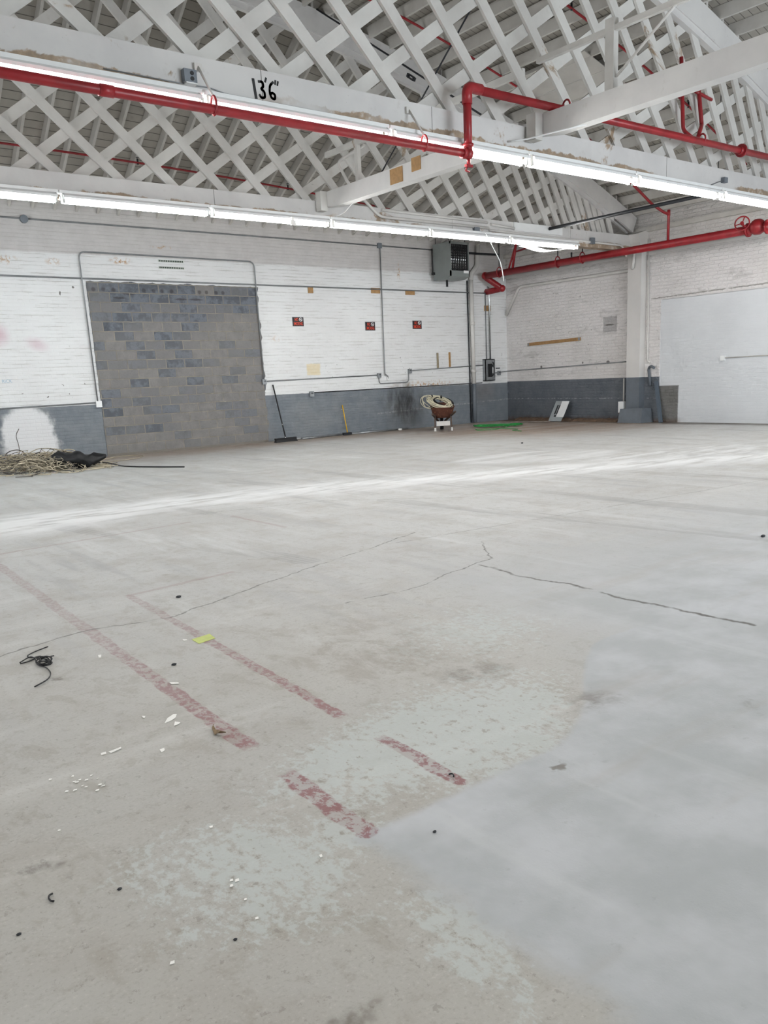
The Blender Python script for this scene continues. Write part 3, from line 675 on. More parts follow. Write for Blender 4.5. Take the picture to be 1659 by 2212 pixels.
# ------------------------------------------------------------------ fluorescent strip lights
M_SOCK = mat('socket_grey', '#8d8d8b', 0.5)
def fixture(x0, x1, y, zc, tm, label, group, hang=False):
    t = thing('fluorescent_fixture', label, 'light', ((x0 + x1) / 2, y, zc), group)
    a, c = x0 + 0.01, x1 - 0.01
    MB().box(a, c, y - 0.05, y + 0.05, zc + 0.105, zc + 0.15).build('channel', M_WHITE, t)
    b = MB()
    prof = [(-0.115, 0.04), (-0.11, 0.07), (-0.05, 0.107), (0.05, 0.107), (0.11, 0.07), (0.115, 0.04)]; ra, rc = a + 0.03, c - 0.03
    for (p, q) in zip(prof[:-1], prof[1:]):
        b._add([(ra, y + p[0], zc + p[1]), (rc, y + p[0], zc + p[1]), (rc, y + q[0], zc + q[1]), (ra, y + q[0], zc + q[1]),
                (ra, y + p[0], zc + p[1] + .004), (rc, y + p[0], zc + p[1] + .004), (rc, y + q[0], zc + q[1] + .004), (ra, y + q[0], zc + q[1] + .004)],
               [(0, 1, 2, 3), (7, 6, 5, 4), (0, 4, 5, 1), (3, 2, 6, 7), (0, 3, 7, 4), (1, 5, 6, 2)])
    b.build('reflector', M_WHITE, t)
    for s in (-1, 1):
        MB().cyl((a + 0.065, y + s * 0.05, zc), (c - 0.065, y + s * 0.05, zc), 0.017, 10).build('tube', tm, t)
        for xx in (a + 0.03, c - 0.055):
            MB().box(xx, xx + 0.025, y + s * 0.05 - 0.02, y + s * 0.05 + 0.02, zc - 0.024, zc + 0.105).build('socket', M_SOCK, t)
    if hang:
        b = MB(); pts = [(a + 0.45 + i * 0.2, y - 0.03, zc - 0.03 - 0.085 * math.sin(PI * i / 7) ** 1.5) for i in range(8)]
        for dy in (-0.1, 0.1):
            pass
        rings = [[(p[0], y - 0.13, p[2]), (p[0], y + 0.13, p[2]), (p[0], y + 0.13, p[2] - .004), (p[0], y - 0.13, p[2] - .004)] for p in pts]
        o = b.loft(rings, smooth=False).build('loose_lens', emit('lit_lens', (1, 0.97, 0.95, 1), 3.0), t); o['label'] = 'sagging loose white lens'
    return t
NG = [-0.46, 1.82, 4.10, 6.38, 8.66, 10.93, 13.22, 15.5, 17.75]
nl = ['lit strip light at far left of the near row, above the red pipe', 'lit strip light above the red pipe, by the grey twin-socket box', 'lit strip light above the red pipe, under the 13\'6" mark', 'lit strip light in the near row crossing behind the red riser',
      'lit strip light just right of the red riser', 'lit strip light in the near row below the end of the tie beam', 'lit strip light in the near row below the small grey box', 'lit strip light at far right of the near row']
for i in range(1, 8):
    fixture(NG[i], NG[i + 1], 8.15, 4.008, M_TUBE, nl[i], 'strip lights along the near truss')
FG = [-0.4, 1.95, 4.24, 6.60, 8.92, 11.22, 13.43, 15.67]
fl = ['lit strip light cut by the left edge, in the far row', 'lit strip light in the far row above the left of the blocked doorway', 'lit strip light in the far row above the right end of the blocked doorway', 'lit strip light in the far row left of the heater, below the tie beam',
      'lit strip light in the far row just left of the heater', 'lit strip light in the far row crossing above the grey heater', 'lit strip light with a sagging lens at the right end of the far row']
for i in range(0, 7):
    fixture(FG[i], FG[i + 1], 13.2, 4.06, M_TUBE2 if i < 3 else M_TUBE, fl[i], 'strip lights along the far truss', hang=(i == 6))

# ------------------------------------------------------------------ red sprinkler piping
def ring(b, c, ax, r, th): b.disc(c, ax, r, th, 18)
YP = 7.98; ZP = 3.955
sp = thing('sprinkler_pipe', 'red sprinkler pipe along the near truss with a riser stepping up over the tie beam', 'pipe', (7.47, YP, ZP))
MB().cyl((-1.0, YP, ZP), (7.42, YP, ZP), 0.045).build('lower_pipe', M_RED, sp)
MB().cyl((7.47, YP, ZP - 0.02), (7.47, YP, 4.66), 0.05).build('riser', M_RED, sp)
MB().cyl((7.52, YP, 4.68), (17.4, YP, 4.74), 0.05).build('upper_pipe', M_RED, sp)
MB().tube(fil([(7.47, YP, 4.5), (7.47, YP, 4.69), (7.70, YP, 4.69)], 0.14, 6), 0.062, 14).build('elbow', M_RED, sp)
b = MB(); b.disc((7.47, YP, ZP + 0.09), (0, 0, 1), 0.066, 0.04); b.disc((7.39, YP, ZP), (1, 0, 0), 0.062, 0.05); b.ball((7.47, YP, ZP), 0.066); b.build('tee', M_RED, sp)
b = MB(); b.cyl((7.47, YP, ZP - 0.05), (7.47, YP, ZP - 0.13), 0.022); b.box(7.42, 7.52, YP - 0.02, YP + 0.02, ZP - 0.15, ZP - 0.12); b.tube([(7.44, YP, ZP - 0.15), (7.42, YP, ZP - 0.19), (7.48, YP, ZP - 0.2)], 0.012); b.build('drain_valve', M_RED, sp)
MB().cyl((3.03, YP, ZP), (3.16, YP, ZP), 0.052).build('coupling', M_RED, sp)
for xx in (13.45,):
    b = MB(); b.cyl((xx, YP, 4.715), (xx + 0.16, YP, 4.716), 0.062); b.disc((xx + 0.08, YP, 4.72), (1, 0, 0), 0.1, 0.035); b.build('coupling', M_RED, sp)
for xx, z in ((4.14, ZP), (6.78, ZP)):
    b = MB(); pts = [(xx, YP + 0.055 * math.cos(a), z + 0.035 + 0.085 * math.sin(a)) for a in [2 * PI * i / 20 for i in range(20)]]
    b.tube(pts, 0.011, 6, closed=True); h = b.build('hanger_ring', M_RED, sp)
    b = MB(); b.cyl((xx, YP, z + 0.12), (xx, YC - 0.02, 4.40), 0.012, 8); b.box(xx - 0.04, xx + 0.04, YC - 0.03, YC, 4.36, 4.43); b.build('rod', M_WCOND, h)
for xx in (9.25, 12.4):
    b = MB(); b.tube([(xx, YP + 0.06 * math.cos(a), 4.75 + 0.07 * math.sin(a)) for a in [2 * PI * i / 16 for i in range(16)]], 0.013, 6, closed=True); b.build('hanger_ring', M_RED, sp)
# main along the right wall
XM, ZM = 17.05, 4.03
mp = thing('sprinkler_main', 'thick red sprinkler main along the right wall with a handwheel valve', 'pipe', (XM, 13, ZM))
MB().cyl((XM, 9.2, ZM), (XM, 17.62, ZM), 0.085, 18).build('pipe', M_RED, mp)
b = MB(); b.tube(fil([(XM, 17.4, ZM), (XM, 17.72, ZM), (17.42, 17.38, 3.68), (17.38, 17.60, 3.655), (17.36, YB, 3.64)], 0.12, 4), 0.082, 16); b.build('offset_bend', M_RED, mp)
b = MB(); b.ball((XM, 17.66, ZM), 0.105, 1, 1, 1, 14, 8); b.ball((17.42, 17.38, 3.68), 0.1, n=14, m=8); b.build('elbow', M_RED, mp)
for yy in (17.1, 15.0, 14.2):
    b = MB(); b.tube([(XM + 0.1 * math.cos(a), yy, ZM + 0.03 + 0.13 * math.sin(a)) for a in [2 * PI * i / 18 for i in range(18)]], 0.013, 6, closed=True); h = b.build('hanger_ring', M_RED, mp)
    MB().cyl((XM, yy, ZM + 0.15), (XM, yy, T(XM) + 0.02 if yy < 15.1 else 4.9), 0.013, 8).build('rod', M_BLACKP, h)
MB().cyl((XM, 14.55, ZM + 0.08), (XM, 14.55, ZM + 0.2), 0.02, 8).build('stub', M_BLACKP, mp)
b = MB(); b.ball((XM, 9.62, ZM + 0.03), 0.17, 0.9, 1.0, 0.95, 16, 8); b.disc((XM, 9.82, ZM), (0, 1, 0), 0.14, 0.04); b.disc((XM, 9.4, ZM), (0, 1, 0), 0.14, 0.04); b.build('valve_body', M_RED, mp)
vc = Vector((XM - 0.32, 9.78, ZM + 0.1)); vn = Vector((-0.9, -0.35, 0.25)).normalized(); vu = vn.orthogonal().normalized(); vw = vn.cross(vu)
b = MB(); b.tube([vc + (vu * math.cos(a) + vw * math.sin(a)) * 0.14 for a in [2 * PI * i / 24 for i in range(24)]], 0.014, 8, closed=True)
for k in range(3):
    a = 2 * PI * k / 3; b.cyl(vc, vc + (vu * math.cos(a) + vw * math.sin(a)) * 0.14, 0.012, 6)
b.disc(vc, vn, 0.035, 0.05); b.cyl(vc + vn * 0.05, vc - vn * 0.3, 0.017, 8); b.build('handwheel', M_RED, mp)
b = MB(); b.cyl((XM, 16.6, ZM + 0.05), (17.0, 16.4, 4.75), 0.035, 10); b.cyl((XM, 16.75, ZM + 0.05), (17.0, 16.45, 4.6), 0.025, 10); b.cyl((17.0, 16.4, 4.5), (17.0, 15.2, 4.6), 0.022, 10); b.build('branch', M_RED, mp)
b = MB(); b.tube(fil([(XM, 11.75, ZM + 0.05), (XM, 11.75, 4.66), (16.88, 11.75, 4.68), (16.65, 11.9, 4.85), (15.0, 12.0, 5.75)], 0.06, 3), 0.03, 10); b.cyl((XM, 11.75, 4.62), (XM, 11.75, 4.75), 0.035, 10); b.build('branch', M_RED, mp)
# thin branch lines under the roof
def sprline(Y, x0, x1, drop, label, heads, r=0.02):
    t = thing('sprinkler_line', label, 'pipe', ((x0 + x1) / 2, Y, rz((x0 + x1) / 2, Y) - JD - drop))
    n = 22; b = MB(); b.tube([(x0 + (x1 - x0) * i / n, Y, rz(x0 + (x1 - x0) * i / n, Y) - JD - drop) for i in range(n + 1)], r, 8); b.build('pipe', M_RED, t)
    for hx in heads:
        z = rz(hx, Y) - JD - drop; b = MB(); b.cyl((hx, Y, z - 0.03), (hx, Y, z + 0.07), 0.018, 8); b.disc((hx, Y, z + 0.09), (0, 0, 1), 0.028, 0.008, 10); b.build('sprinkler_head', M_BLACKP, t)
    return t
sprline(16.6, -1.0, 16.8, 0.17, 'thin red sprinkler line under the rafters beside the brick wall', [3.6, 6.9, 10.2, 13.5])
sprline(12.3, 1.0, 16.9, 0.06, 'thin red sprinkler line under the joists just in front of the far truss', [6.0, 9.7, 13.2])
sprline(9.9, 2.0, 17.0, 0.07, 'thin red sprinkler line under the joists just behind the near truss', [8.3, 11.6, 14.9])
dp = thing('sprinkler_drop', 'pair of short red drop pipes joining the upper red pipe by the tie beam', 'pipe', (12.4, 8.2, 4.7))
MB().tube(fil([(12.22, YP + 0.02, 4.72), (12.22, 8.2, 4.9), (12.12, 8.2, 5.9)], 0.06, 3), 0.03, 10).build('drop', M_RED, dp)
MB().tube(fil([(12.3, YP + 0.02, 4.72), (12.75, 8.22, 5.05), (12.55, 8.22, 5.9)], 0.06, 3), 0.032, 10).build('drop', M_RED, dp)
MB().cyl((12.55, 8.22, 5.5), (13.0, 8.22, 5.45), 0.025, 8).build('link', M_RED, dp)
gp = thing('gas_pipe', 'black iron pipe slanting over the far truss heel at upper right', 'pipe', (14.85, 11, 4.44))
MB().cyl((14.85, 13.3, 4.44), (14.85, 8.6, 4.44), 0.035, 12).build('pipe', M_BLACKP, gp)
for yy in (9.2,): MB().cyl((14.85, yy, 4.45), (14.85, yy, T(14.85) + JD), 0.008, 6).build('hanger_rod', M_BLACKP, gp)

# ------------------------------------------------------------------ conduits and boxes on the back wall
YW = YB - 0.02
def conduit(pts, r, label, m=M_CONDUIT, rad=0.1, cat='conduit', name='conduit'):
    b = MB(); b.tube(fil(pts, rad, 6) if len(pts) > 2 else pts, r, 8)
    return tag(b.build(name, m, org=pts[0]), label, cat)
def wpts(l): return [(x, YW, z) for x, z in l]
conduit(wpts([(3.0, 4.66), (15.44, 4.66)]), 0.016, 'grey conduit running high along the brick wall to the heater')
conduit([(3.0, YB - 0.034, 3.60), (17.3, YB - 0.034, 3.60)], 0.016, 'grey conduit running level just above the blocked doorway, under the wood blocks')
conduit(wpts([(17.3, 3.60), (17.3, 1.78)]), 0.016, 'slim grey conduit rising from the breaker panel beside the bright steel one')
conduit([(x, YW - 0.03, z) for x, z in [(6.01, 1.16), (6.0, 4.11), (9.95, 4.10), (9.965, 1.45)]], 0.014, 'grey conduit looping round the top of the blocked doorway', rad=0.14)
conduit([(x, YW - 0.03, z) for x, z in [(13.6, 4.62), (13.56, 1.48), (13.66, 1.42), (13.66, 1.36)]], 0.014, 'grey conduit dropping straight down beside the middle no smoking sign', rad=0.03)
conduit(wpts([(10.02, 1.42), (13.36, 1.46)]), 0.014, 'grey conduit between two small boxes right of the doorway')
conduit(wpts([(13.38, 1.42), (13.38, 1.24), (14.38, 1.24), (14.38, 1.5)]), 0.014, 'grey conduit dipping in a U below the white brick', rad=0.14)
conduit(wpts([(14.44, 1.54), (17.14, 1.62)]), 0.014, 'grey conduit from the small box to the breaker panel, behind the downpipe')
conduit(wpts([(11.3, 1.10), (17.1, 1.12)]), 0.011, 'thin dark conduit along the top of the grey dado', M_BLACKP)
conduit(wpts([(3.0, 1.1), (5.97, 1.13)]), 0.014, 'thin conduit along the dado left of the doorway')
conduit([(17.41, YW - 0.04, 1.78), (17.41, YW - 0.04, 3.72), (17.41, YB, 3.78)], 0.024, 'bright steel conduit rising from the breaker panel', M_STEEL, rad=0.08)
conduit([(17.55, YW, 1.38), (XR - 0.02, YW, 1.42), (XR - 0.02, 13.52, 1.52)], 0.014, 'grey conduit running round the corner along the right wall', rad=0.03)
def jbox(x, z, s, label, m=M_BOX, knock=True, y=YB, d=0.055):
    t = thing('junction_box', label, 'electrical box', (x, y - d, z))
    b = MB(); b.box(x - s, x + s, y - d, y, z - s * 1.1, z + s * 1.1); b.build('box', m, t)
    b = MB(); b.box(x - s * 1.08, x + s * 1.08, y - d - 0.005, y - d, z - s * 1.18, z + s * 1.18)
    if knock: b.cur = 1; b.disc((x + s * 0.35, y - d - 0.006, z + s * 0.3), (0, 1, 0), s * 0.28, 0.006, 10); b.disc((x - s * 0.3, y - d - 0.006, z + s * 0.3), (0, 1, 0), s * 0.2, 0.006, 10)
    b.build('cover', [m, M_BLACK], t)
    return t
t = thing('junction_box', 'round grey junction box high on the brick wall at far left', 'electrical box', (5.05, YB - 0.05, 4.65))
b = MB(); b.disc((5.05, YB - 0.03, 4.65), (0, 1, 0), 0.075, 0.06, 16); b.build('box', M_BOX, t)
jbox(13.6, 4.66, 0.055, 'dark junction box where the drop meets the high conduit', knock=False)
jbox(9.97, 1.41, 0.05, 'small grey box at the lower right of the doorway above the broom', M_GALV)
jbox(13.38, 1.45, 0.05, 'small grey box at the left end of the U-shaped conduit', M_GALV)
jbox(14.42, 1.53, 0.05, 'small grey box at the right end of the U-shaped conduit', M_GALV)
jbox(11.27, 1.07, 0.055, 'small grey box on the top edge of the dado', M_GALV)
jbox(6.03, 1.1, 0.055, 'white box at the lower left corner of the blocked doorway', M_WHITE, knock=False)
jbox(17.78, 1.38, 0.05, 'small outlet box right of the breaker panel', M_GALV)
jbox(13.66, 1.36, 0.03, 'tiny white switch box at the foot of the vertical conduit', M_WHITE, knock=False)
tag(MB().box(17.68, 17.84, YB - 0.012, YB, 1.50, 1.53).build('wall_bracket', M_BLACKP, org=(17.76, YB, 1.5)), 'small dark bar on the wall above the outlet box', 'bracket')

# breaker panel without its cover
t = thing('breaker_panel', 'open grey breaker panel on the brick wall by the corner', 'electrical panel', (17.34, YB - 0.1, 1.48))
b = MB(); b.box(17.15, 17.53, YB - 0.12, YB - 0.1, 1.17, 1.78); b.box(17.15, 17.17, YB - 0.12, YB, 1.17, 1.78); b.box(17.51, 17.53, YB - 0.12, YB, 1.17, 1.78); b.box(17.15, 17.53, YB - 0.12, YB, 1.17, 1.19); b.box(17.15, 17.53, YB - 0.12, YB, 1.76, 1.78); b.build('enclosure', M_GALV, t)
MB().box(17.25, 17.39, YB - 0.155, YB - 0.12, 1.28, 1.65).build('breakers', M_DARK, t)
for k in range(8):
    MB().box(17.265, 17.375, YB - 0.165, YB - 0.155, 1.30 + k * 0.043, 1.325 + k * 0.043).build('breaker', M_BLACK, t)
b = MB(); b.tube(fil([(17.40, YB - 0.13, 1.62), (17.47, YB - 0.14, 1.55), (17.46, YB - 0.14, 1.35), (17.41, YB - 0.13, 1.3)], 0.05), 0.012, 6); b.tube(fil([(17.43, YB - 0.13, 1.70), (17.48, YB - 0.13, 1.64), (17.45, YB - 0.13, 1.58)], 0.03), 0.014, 6); b.build('wires', M_BLACK, t)
MB().box(17.41, 17.47, YB - 0.125, YB - 0.12, 1.38, 1.55).build('bus_plate', M_WHITE, t)

# wood blocks carrying the conduit, sticks
def block(x0, x1, z0, z1, y, d, label, m=M_RAWWOOD, name='wood_block', cat='wood block', group=None):
    return tag(MB().box(x0, x1, y - d, y, z0, z1).build(name, m, org=((x0 + x1) / 2, y, z0)), label, cat, group)
block(11.385, 11.52, 3.455, 3.59, YB - 0.001, 0.03, 'small bare wood block under the conduit, nearest the doorway')
block(13.28, 13.55, 3.50, 3.63, YB - 0.001, 0.03, 'bare wood block under the conduit, just left of the vertical conduit')
block(14.4, 14.70, 3.49, 3.61, YB - 0.001, 0.03, 'bare wood block under the conduit, nearest the heater')
block(17.26, 17.5, 3.12, 3.27, YB - 0.001, 0.018, 'bare wood block behind the bright steel conduit')
block(15.41, 15.46, 1.58, 1.99, YB - 0.001, 0.03, 'short weathered upright stick on the wall, the left one of the pair', mat('weathered_wood', '#9b8f78', 0.7, var=0.25, scale=12), 'wood_strip', 'wood strip')
block(15.85, 15.9, 1.6, 2.0, YB - 0.001, 0.03, 'short brown upright stick on the wall, the right one of the pair', M_RAWWOOD, 'wood_strip', 'wood strip')
b = MB(); b.bar((XR - 0.015, 15.16, 2.175), (XR - 0.015, 17.1, 2.135), 0.085, 0.028, (1, 0, 0)); b.cur = 1
b.bar((XR - 0.031, 15.17, 2.175), (XR - 0.031, 15.24, 2.174), 0.07, 0.004, (1, 0, 0)); b.bar((XR - 0.031, 17.03, 2.137), (XR - 0.031, 17.09, 2.136), 0.07, 0.004, (1, 0, 0))
tag(b.build('wood_batten', [M_RAWWOOD, M_GALV], org=(XR - 0.015, 16.1, 2.15)), 'long brown wooden batten fixed across the right wall', 'wood batten')
for z, nm in ((4.02, 'upper'), (3.885, 'lower')):
    t = thing('vent_grille', 'narrow green-black vent strip above the doorway, the %s of the two' % nm, 'vent', (7.96, YB - 0.01, z))
    MB().box(7.67, 8.25, YB - 0.012, YB, z - 0.025, z + 0.025).build('frame', mat('vent_paint', '#cfd4cc', 0.5), t)
    b = MB()
    for k in range(14): b.box(7.685 + k * 0.04, 7.713 + k * 0.04, YB - 0.015, YB - 0.011, z - 0.016, z + 0.016)
    b.build('slots', mat('vent_dark', '#36453c', 0.6), t)

# no smoking signs
def text_mesh(txt, size):
    cu = bpy.data.curves.new('lettering', 'FONT'); cu.body = txt; cu.size = size; cu.align_x = 'CENTER'; cu.extrude = 0.0008; cu.offset = size * 0.006
    o = bpy.data.objects.new('tmp', cu); me = bpy.data.meshes.new_from_object(o); bpy.data.objects.remove(o); return me
M_SIGNR = mat('sign_red', '#e8492c', 0.5, var=0.0); M_SIGNB = mat('sign_black', '#1b1a1d', 0.45, var=0.1); M_SIGNW = mat('sign_white', '#e9e9ea', 0.5, var=0.0)
M_SIGNG = mat('sign_border', '#5b5a5e', 0.5, var=0.0)
def sign(x, z, label):
    t = thing('no_smoking_sign', label, 'sign', (x, YB - 0.006, z), 'no smoking signs on the brick wall')
    MB().box(x - 0.158, x + 0.158, YB - 0.005, YB, z - 0.108, z + 0.108).build('border', M_SIGNG, t)
    MB().box(x - 0.147, x + 0.147, YB - 0.007, YB - 0.005, z - 0.098, z + 0.098).build('panel', M_SIGNB, t)
    for txt, sz, dx, dz, kx in (('NO', 0.105, -0.045, 0.012, 0.62), ('SMOKING', 0.105, 0.0, -0.083, 0.545)):
        me = text_mesh(txt, sz); me.materials.append(M_SIGNR)
        o = bpy.data.objects.new('lettering', me); C.objects.link(o); o.parent = t
        o.rotation_euler = (PI / 2, 0, 0); o.location = (dx, -0.003, dz); o.scale = (kx, 1, 1)
    b = MB(); cx, cz = x + 0.075, z + 0.048
    b.tube([(cx + 0.04 * math.cos(a), YB - 0.008, cz + 0.04 * math.sin(a)) for a in [2 * PI * i / 24 for i in range(24)]], 0.006, 6, closed=True)
    b.bar((cx - 0.03, YB - 0.008, cz + 0.028), (cx + 0.03, YB - 0.008, cz - 0.028), 0.011, 0.004)
    b.bar((cx - 0.022, YB - 0.0085, cz - 0.004), (cx + 0.022, YB - 0.0085, cz - 0.004), 0.010, 0.002)
    b.build('symbol', M_SIGNW, t)
    return t
s1 = sign(11.045, 2.79, 'black NO SMOKING sign nearest the blocked doorway')
dup(s1, (13.195, YB - 0.006, 2.69), 'black NO SMOKING sign beside the vertical conduit, lowest of the three')
dup(s1, (14.76, YB - 0.006, 2.73), 'black NO SMOKING sign nearest the heater')
me = text_mesh('RICK', 0.085); me.materials.append(mat('faint_blue_stencil', '#a9c3d3', 0.6, var=0.2))
o = bpy.data.objects.new('stencil_lettering', me); C.objects.link(o); o.rotation_euler = (PI / 2, 0, 0); o.location = (4.32, YB - 0.003, 1.60); o.scale = (1.0, 1, 0.6)
tag(o, 'faint pale blue stencilled RICK on white brick at the left edge', 'lettering')

# ------------------------------------------------------------------ unit heater
hx0, hx1, hy0, hy1, hz0, hz1 = 15.28, 15.93, 17.1, 17.8, 3.9, 4.76
t = thing('unit_heater', 'grey gas unit heater hanging high by the brick wall', 'heater', ((hx0 + hx1) / 2, (hy0 + hy1) / 2, hz0))
b = MB(); b.box(hx0, hx1, hy0 + 0.05, hy1, hz0, hz1); b.box(hx0, hx0 + 0.02, hy0, hy0 + 0.05, hz0, hz1); b.box(hx1 - 0.02, hx1, hy0, hy0 + 0.05, hz0, hz1); b.box(hx0, hx1, hy0, hy0 + 0.05, hz0, hz0 + 0.14); b.box(hx0, hx1, hy0, hy0 + 0.05, hz1 - 0.06, hz1)
b.prism([(hx0, hy0, hz0), (hx0, hy1, hz0), (hx0, hy1, hz0 - 0.05), (hx0, hy0 + 0.2, hz0 - 0.06)], (hx1 - hx0, 0, 0)); b.build('casing', M_HEATER, t)
MB().box(hx0 + 0.02, hx1 - 0.02, hy0 + 0.03, hy0 + 0.05, hz0 + 0.14, hz1 - 0.06).build('grille_recess', M_DARK, t)
b = MB()
for k in range(9):
    z = hz0 + 0.18 + k * 0.068; b.obox(((hx0 + hx1) / 2 - 0.03, hy0 + 0.015, z), (0.27, 0, 0), (0, 0.012, 0.010), (0, -0.002, 0.003))
b.build('louvres', M_DARK, t)
b = MB()
for k in range(9): b.cyl((hx0 + 0.05 + k * 0.062, hy0 + 0.032, hz0 + 0.15), (hx0 + 0.05 + k * 0.062, hy0 + 0.032, hz1 - 0.07), 0.013, 6)
b.build('heat_exchanger', M_STEEL, t)
MB().box(hx1 - 0.2, hx1 - 0.02, hy0 - 0.004, hy0, hz0 + 0.085, hz0 + 0.15).build('nameplate', M_WHITE, t)
b = MB(); b.box(hx0 + 0.2, hx0 + 0.24, hy1 - 0.3, hy1 - 0.26, hz0 - 0.22, hz0 - 0.05); b.box(hx0 - 0.06, hx0, hy1 - 0.06, hy1 + 0.02, hz0 + 0.1, hz0 + 0.16); b.cyl((hx0 - 0.03, hy1, hz0 + 0.1), (hx0 - 0.03, hy1, hz1 - 0.1), 0.014, 8); b.build('gas_valve', M_BLACK, t)
b = MB()
for xx in (hx0 + 0.05, hx1 - 0.05):
    for yy in (hy0 + 0.1, hy1 - 0.06): b.cyl((xx, yy, hz1), (xx, yy, rz(xx, yy) - JD + 0.1), 0.008, 6)
b.build('hanger_rods', M_BLACKP, t)
b = MB(); b.cyl((hx1, hy1 - 0.1, 4.6), (17.6, hy1 - 0.1, 4.62), 0.03, 8); tag(b.build('gas_line', M_BLACKP, org=(16.6, hy1 - 0.1, 4.6)), 'dark gas line running right from the heater under the rafters', 'pipe')

# rainwater downpipe
t = thing('downpipe', 'white cast-iron downpipe on the brick wall, grey below the dado line', 'pipe', (16.72, YB - 0.09, 0))
b = MB(); b.cyl((16.72, YB - 0.08, 1.11), (16.70, YB - 0.08, 3.95), 0.06, 14); b.cur = 1; b.cyl((16.72, YB - 0.08, 0.02), (16.72, YB - 0.08, 1.11), 0.06, 14); b.build('pipe', [M_WCOND, M_GREYP], t)
for z in (1.42, 2.72): MB().cyl((16.715, YB - 0.08, z), (16.715, YB - 0.08, z + 0.09), 0.073, 14).build('collar', M_WCOND, t)
MB().tube(fil([(16.7, YB - 0.08, 3.93), (16.72, YB - 0.08, 4.1), (16.95, YB - 0.08, 4.3), (16.98, YB - 0.08, 4.85)], 0.12), 0.065, 14).build('offset', M_WCOND, t)
MB().cyl((16.62, YB - 0.03, 0.02), (16.60, YB - 0.03, 3.92), 0.018, 6).build('cable', M_BLACKP, t)

# right wall piping
conduit([(XR - 0.05, 18.0 - 0.09, 3.0), (XR - 0.05, 17.38, 3.74), (XR - 0.05, 13.5, 3.73), (XR - 0.29, 13.3, 3.76), (XR - 0.29, 13.26, 4.14)], 0.042, 'white painted pipe kinking down along the right wall above the batten', M_WCOND, rad=0.12, cat='pipe', name='wall_pipe')
conduit([(XR - 0.03, 13.03, 4.4), (XR - 0.03, 13.0, 1.5), (XR - 0.03, 12.92, 1.46)], 0.022, 'slim white pipe running down beside the pilaster', M_WCOND, rad=0.05, cat='pipe', name='wall_pipe')
conduit([(XR - 0.02, 10.9, 1.49), (XR - 0.02, 4.0, 1.55)], 0.012, 'white conduit on the clean white part of the right wall', M_WCOND)
t = jbox(10.9, 1.49, 0.001, 'small white box at the end of the conduit on the clean white wall', M_WHITE, False); bpy.data.objects.remove(t.children[0]); bpy.data.objects.remove(t.children[0])
t.location = (XR - 0.03, 10.93, 1.49); t['_o'] = tuple(t.location)
MB().box(XR - 0.045, XR, 10.88, 10.99, 1.43, 1.54).build('box', M_WHITE, t)
conduit([(XR - 0.04, 12.9, 0.9), (XR - 0.05, 12.95, 1.34), (XR - 0.12, 12.82, 1.38), (XR - 0.14, 12.72, 1.33)], 0.035, 'dark bent pipe stub curving out beside the pilaster', M_GREYP, rad=0.1, cat='pipe', name='pipe_stub')
# sloping bent pipe, downspout boot and metal guard at the foot of the pilaster
conduit([(XR - 0.1, 13.66, 1.1), (XR - 0.1, 13.66, 0.5)], 0.018, 'white pipe dropping into the small white box by the pilaster', M_WCOND, cat='pipe', name='wall_pipe')
t = thing('drain_boot', 'white and rusty drain boot on the floor left of the pilaster', 'drain boot', (XR - 0.16, 13.66, 0))
MB().box(XR - 0.22, XR - 0.06, 13.58, 13.74, 0.24, 0.52).build('box', M_WHITE, t)
b = MB(); b.loft([[(XR - 0.22, 13.58, 0.24), (XR - 0.06, 13.58, 0.24), (XR - 0.06, 13.74, 0.24), (XR - 0.22, 13.74, 0.24)], [(XR - 0.16, 13.58, 0.1), (XR - 0.04, 13.58, 0.1), (XR - 0.04, 13.7, 0.1), (XR - 0.16, 13.7, 0.1)], [(XR - 0.14, 13.54, 0.0), (XR - 0.02, 13.54, 0.0), (XR - 0.02, 13.66, 0.0), (XR - 0.14, 13.66, 0.0)]], smooth=False); b.build('funnel', mat('rusty_iron', '#7a6a5c', 0.8, var=0.3, scale=12), t)
t = thing('column_guard', 'grey sheet metal guard round the foot of the pilaster', 'guard', (XR - 0.45, 13.1, 0))
b = MB(); gx, gy0, gy1 = XR - 0.42, 12.84, 13.52
b.prism([(gx - 0.07, gy1 + 0.03, 0), (gx - 0.07, gy0, 0), (gx, gy0, 0.37), (gx, gy1, 0.35)], (0.02, 0, 0)); b.build('front_sheet', M_GREYP, t)
b = MB(); b.prism([(gx - 0.05, gy0, 0), (XR - 0.03, gy0 - 0.05, 0), (XR - 0.03, gy0, 0.34), (gx + 0.02, gy0, 0.37)], (0, 0.02, 0)); b.build('side_sheet', M_GREYP, t)
MB().bar((XR - 0.05, 12.72, 1.0), (XR - 0.2, 12.45, 0.0), 0.09, 0.05, (1, 0, 0)).build('brace', mat('blue_grey_paint', '#5a6672', 0.5), t)

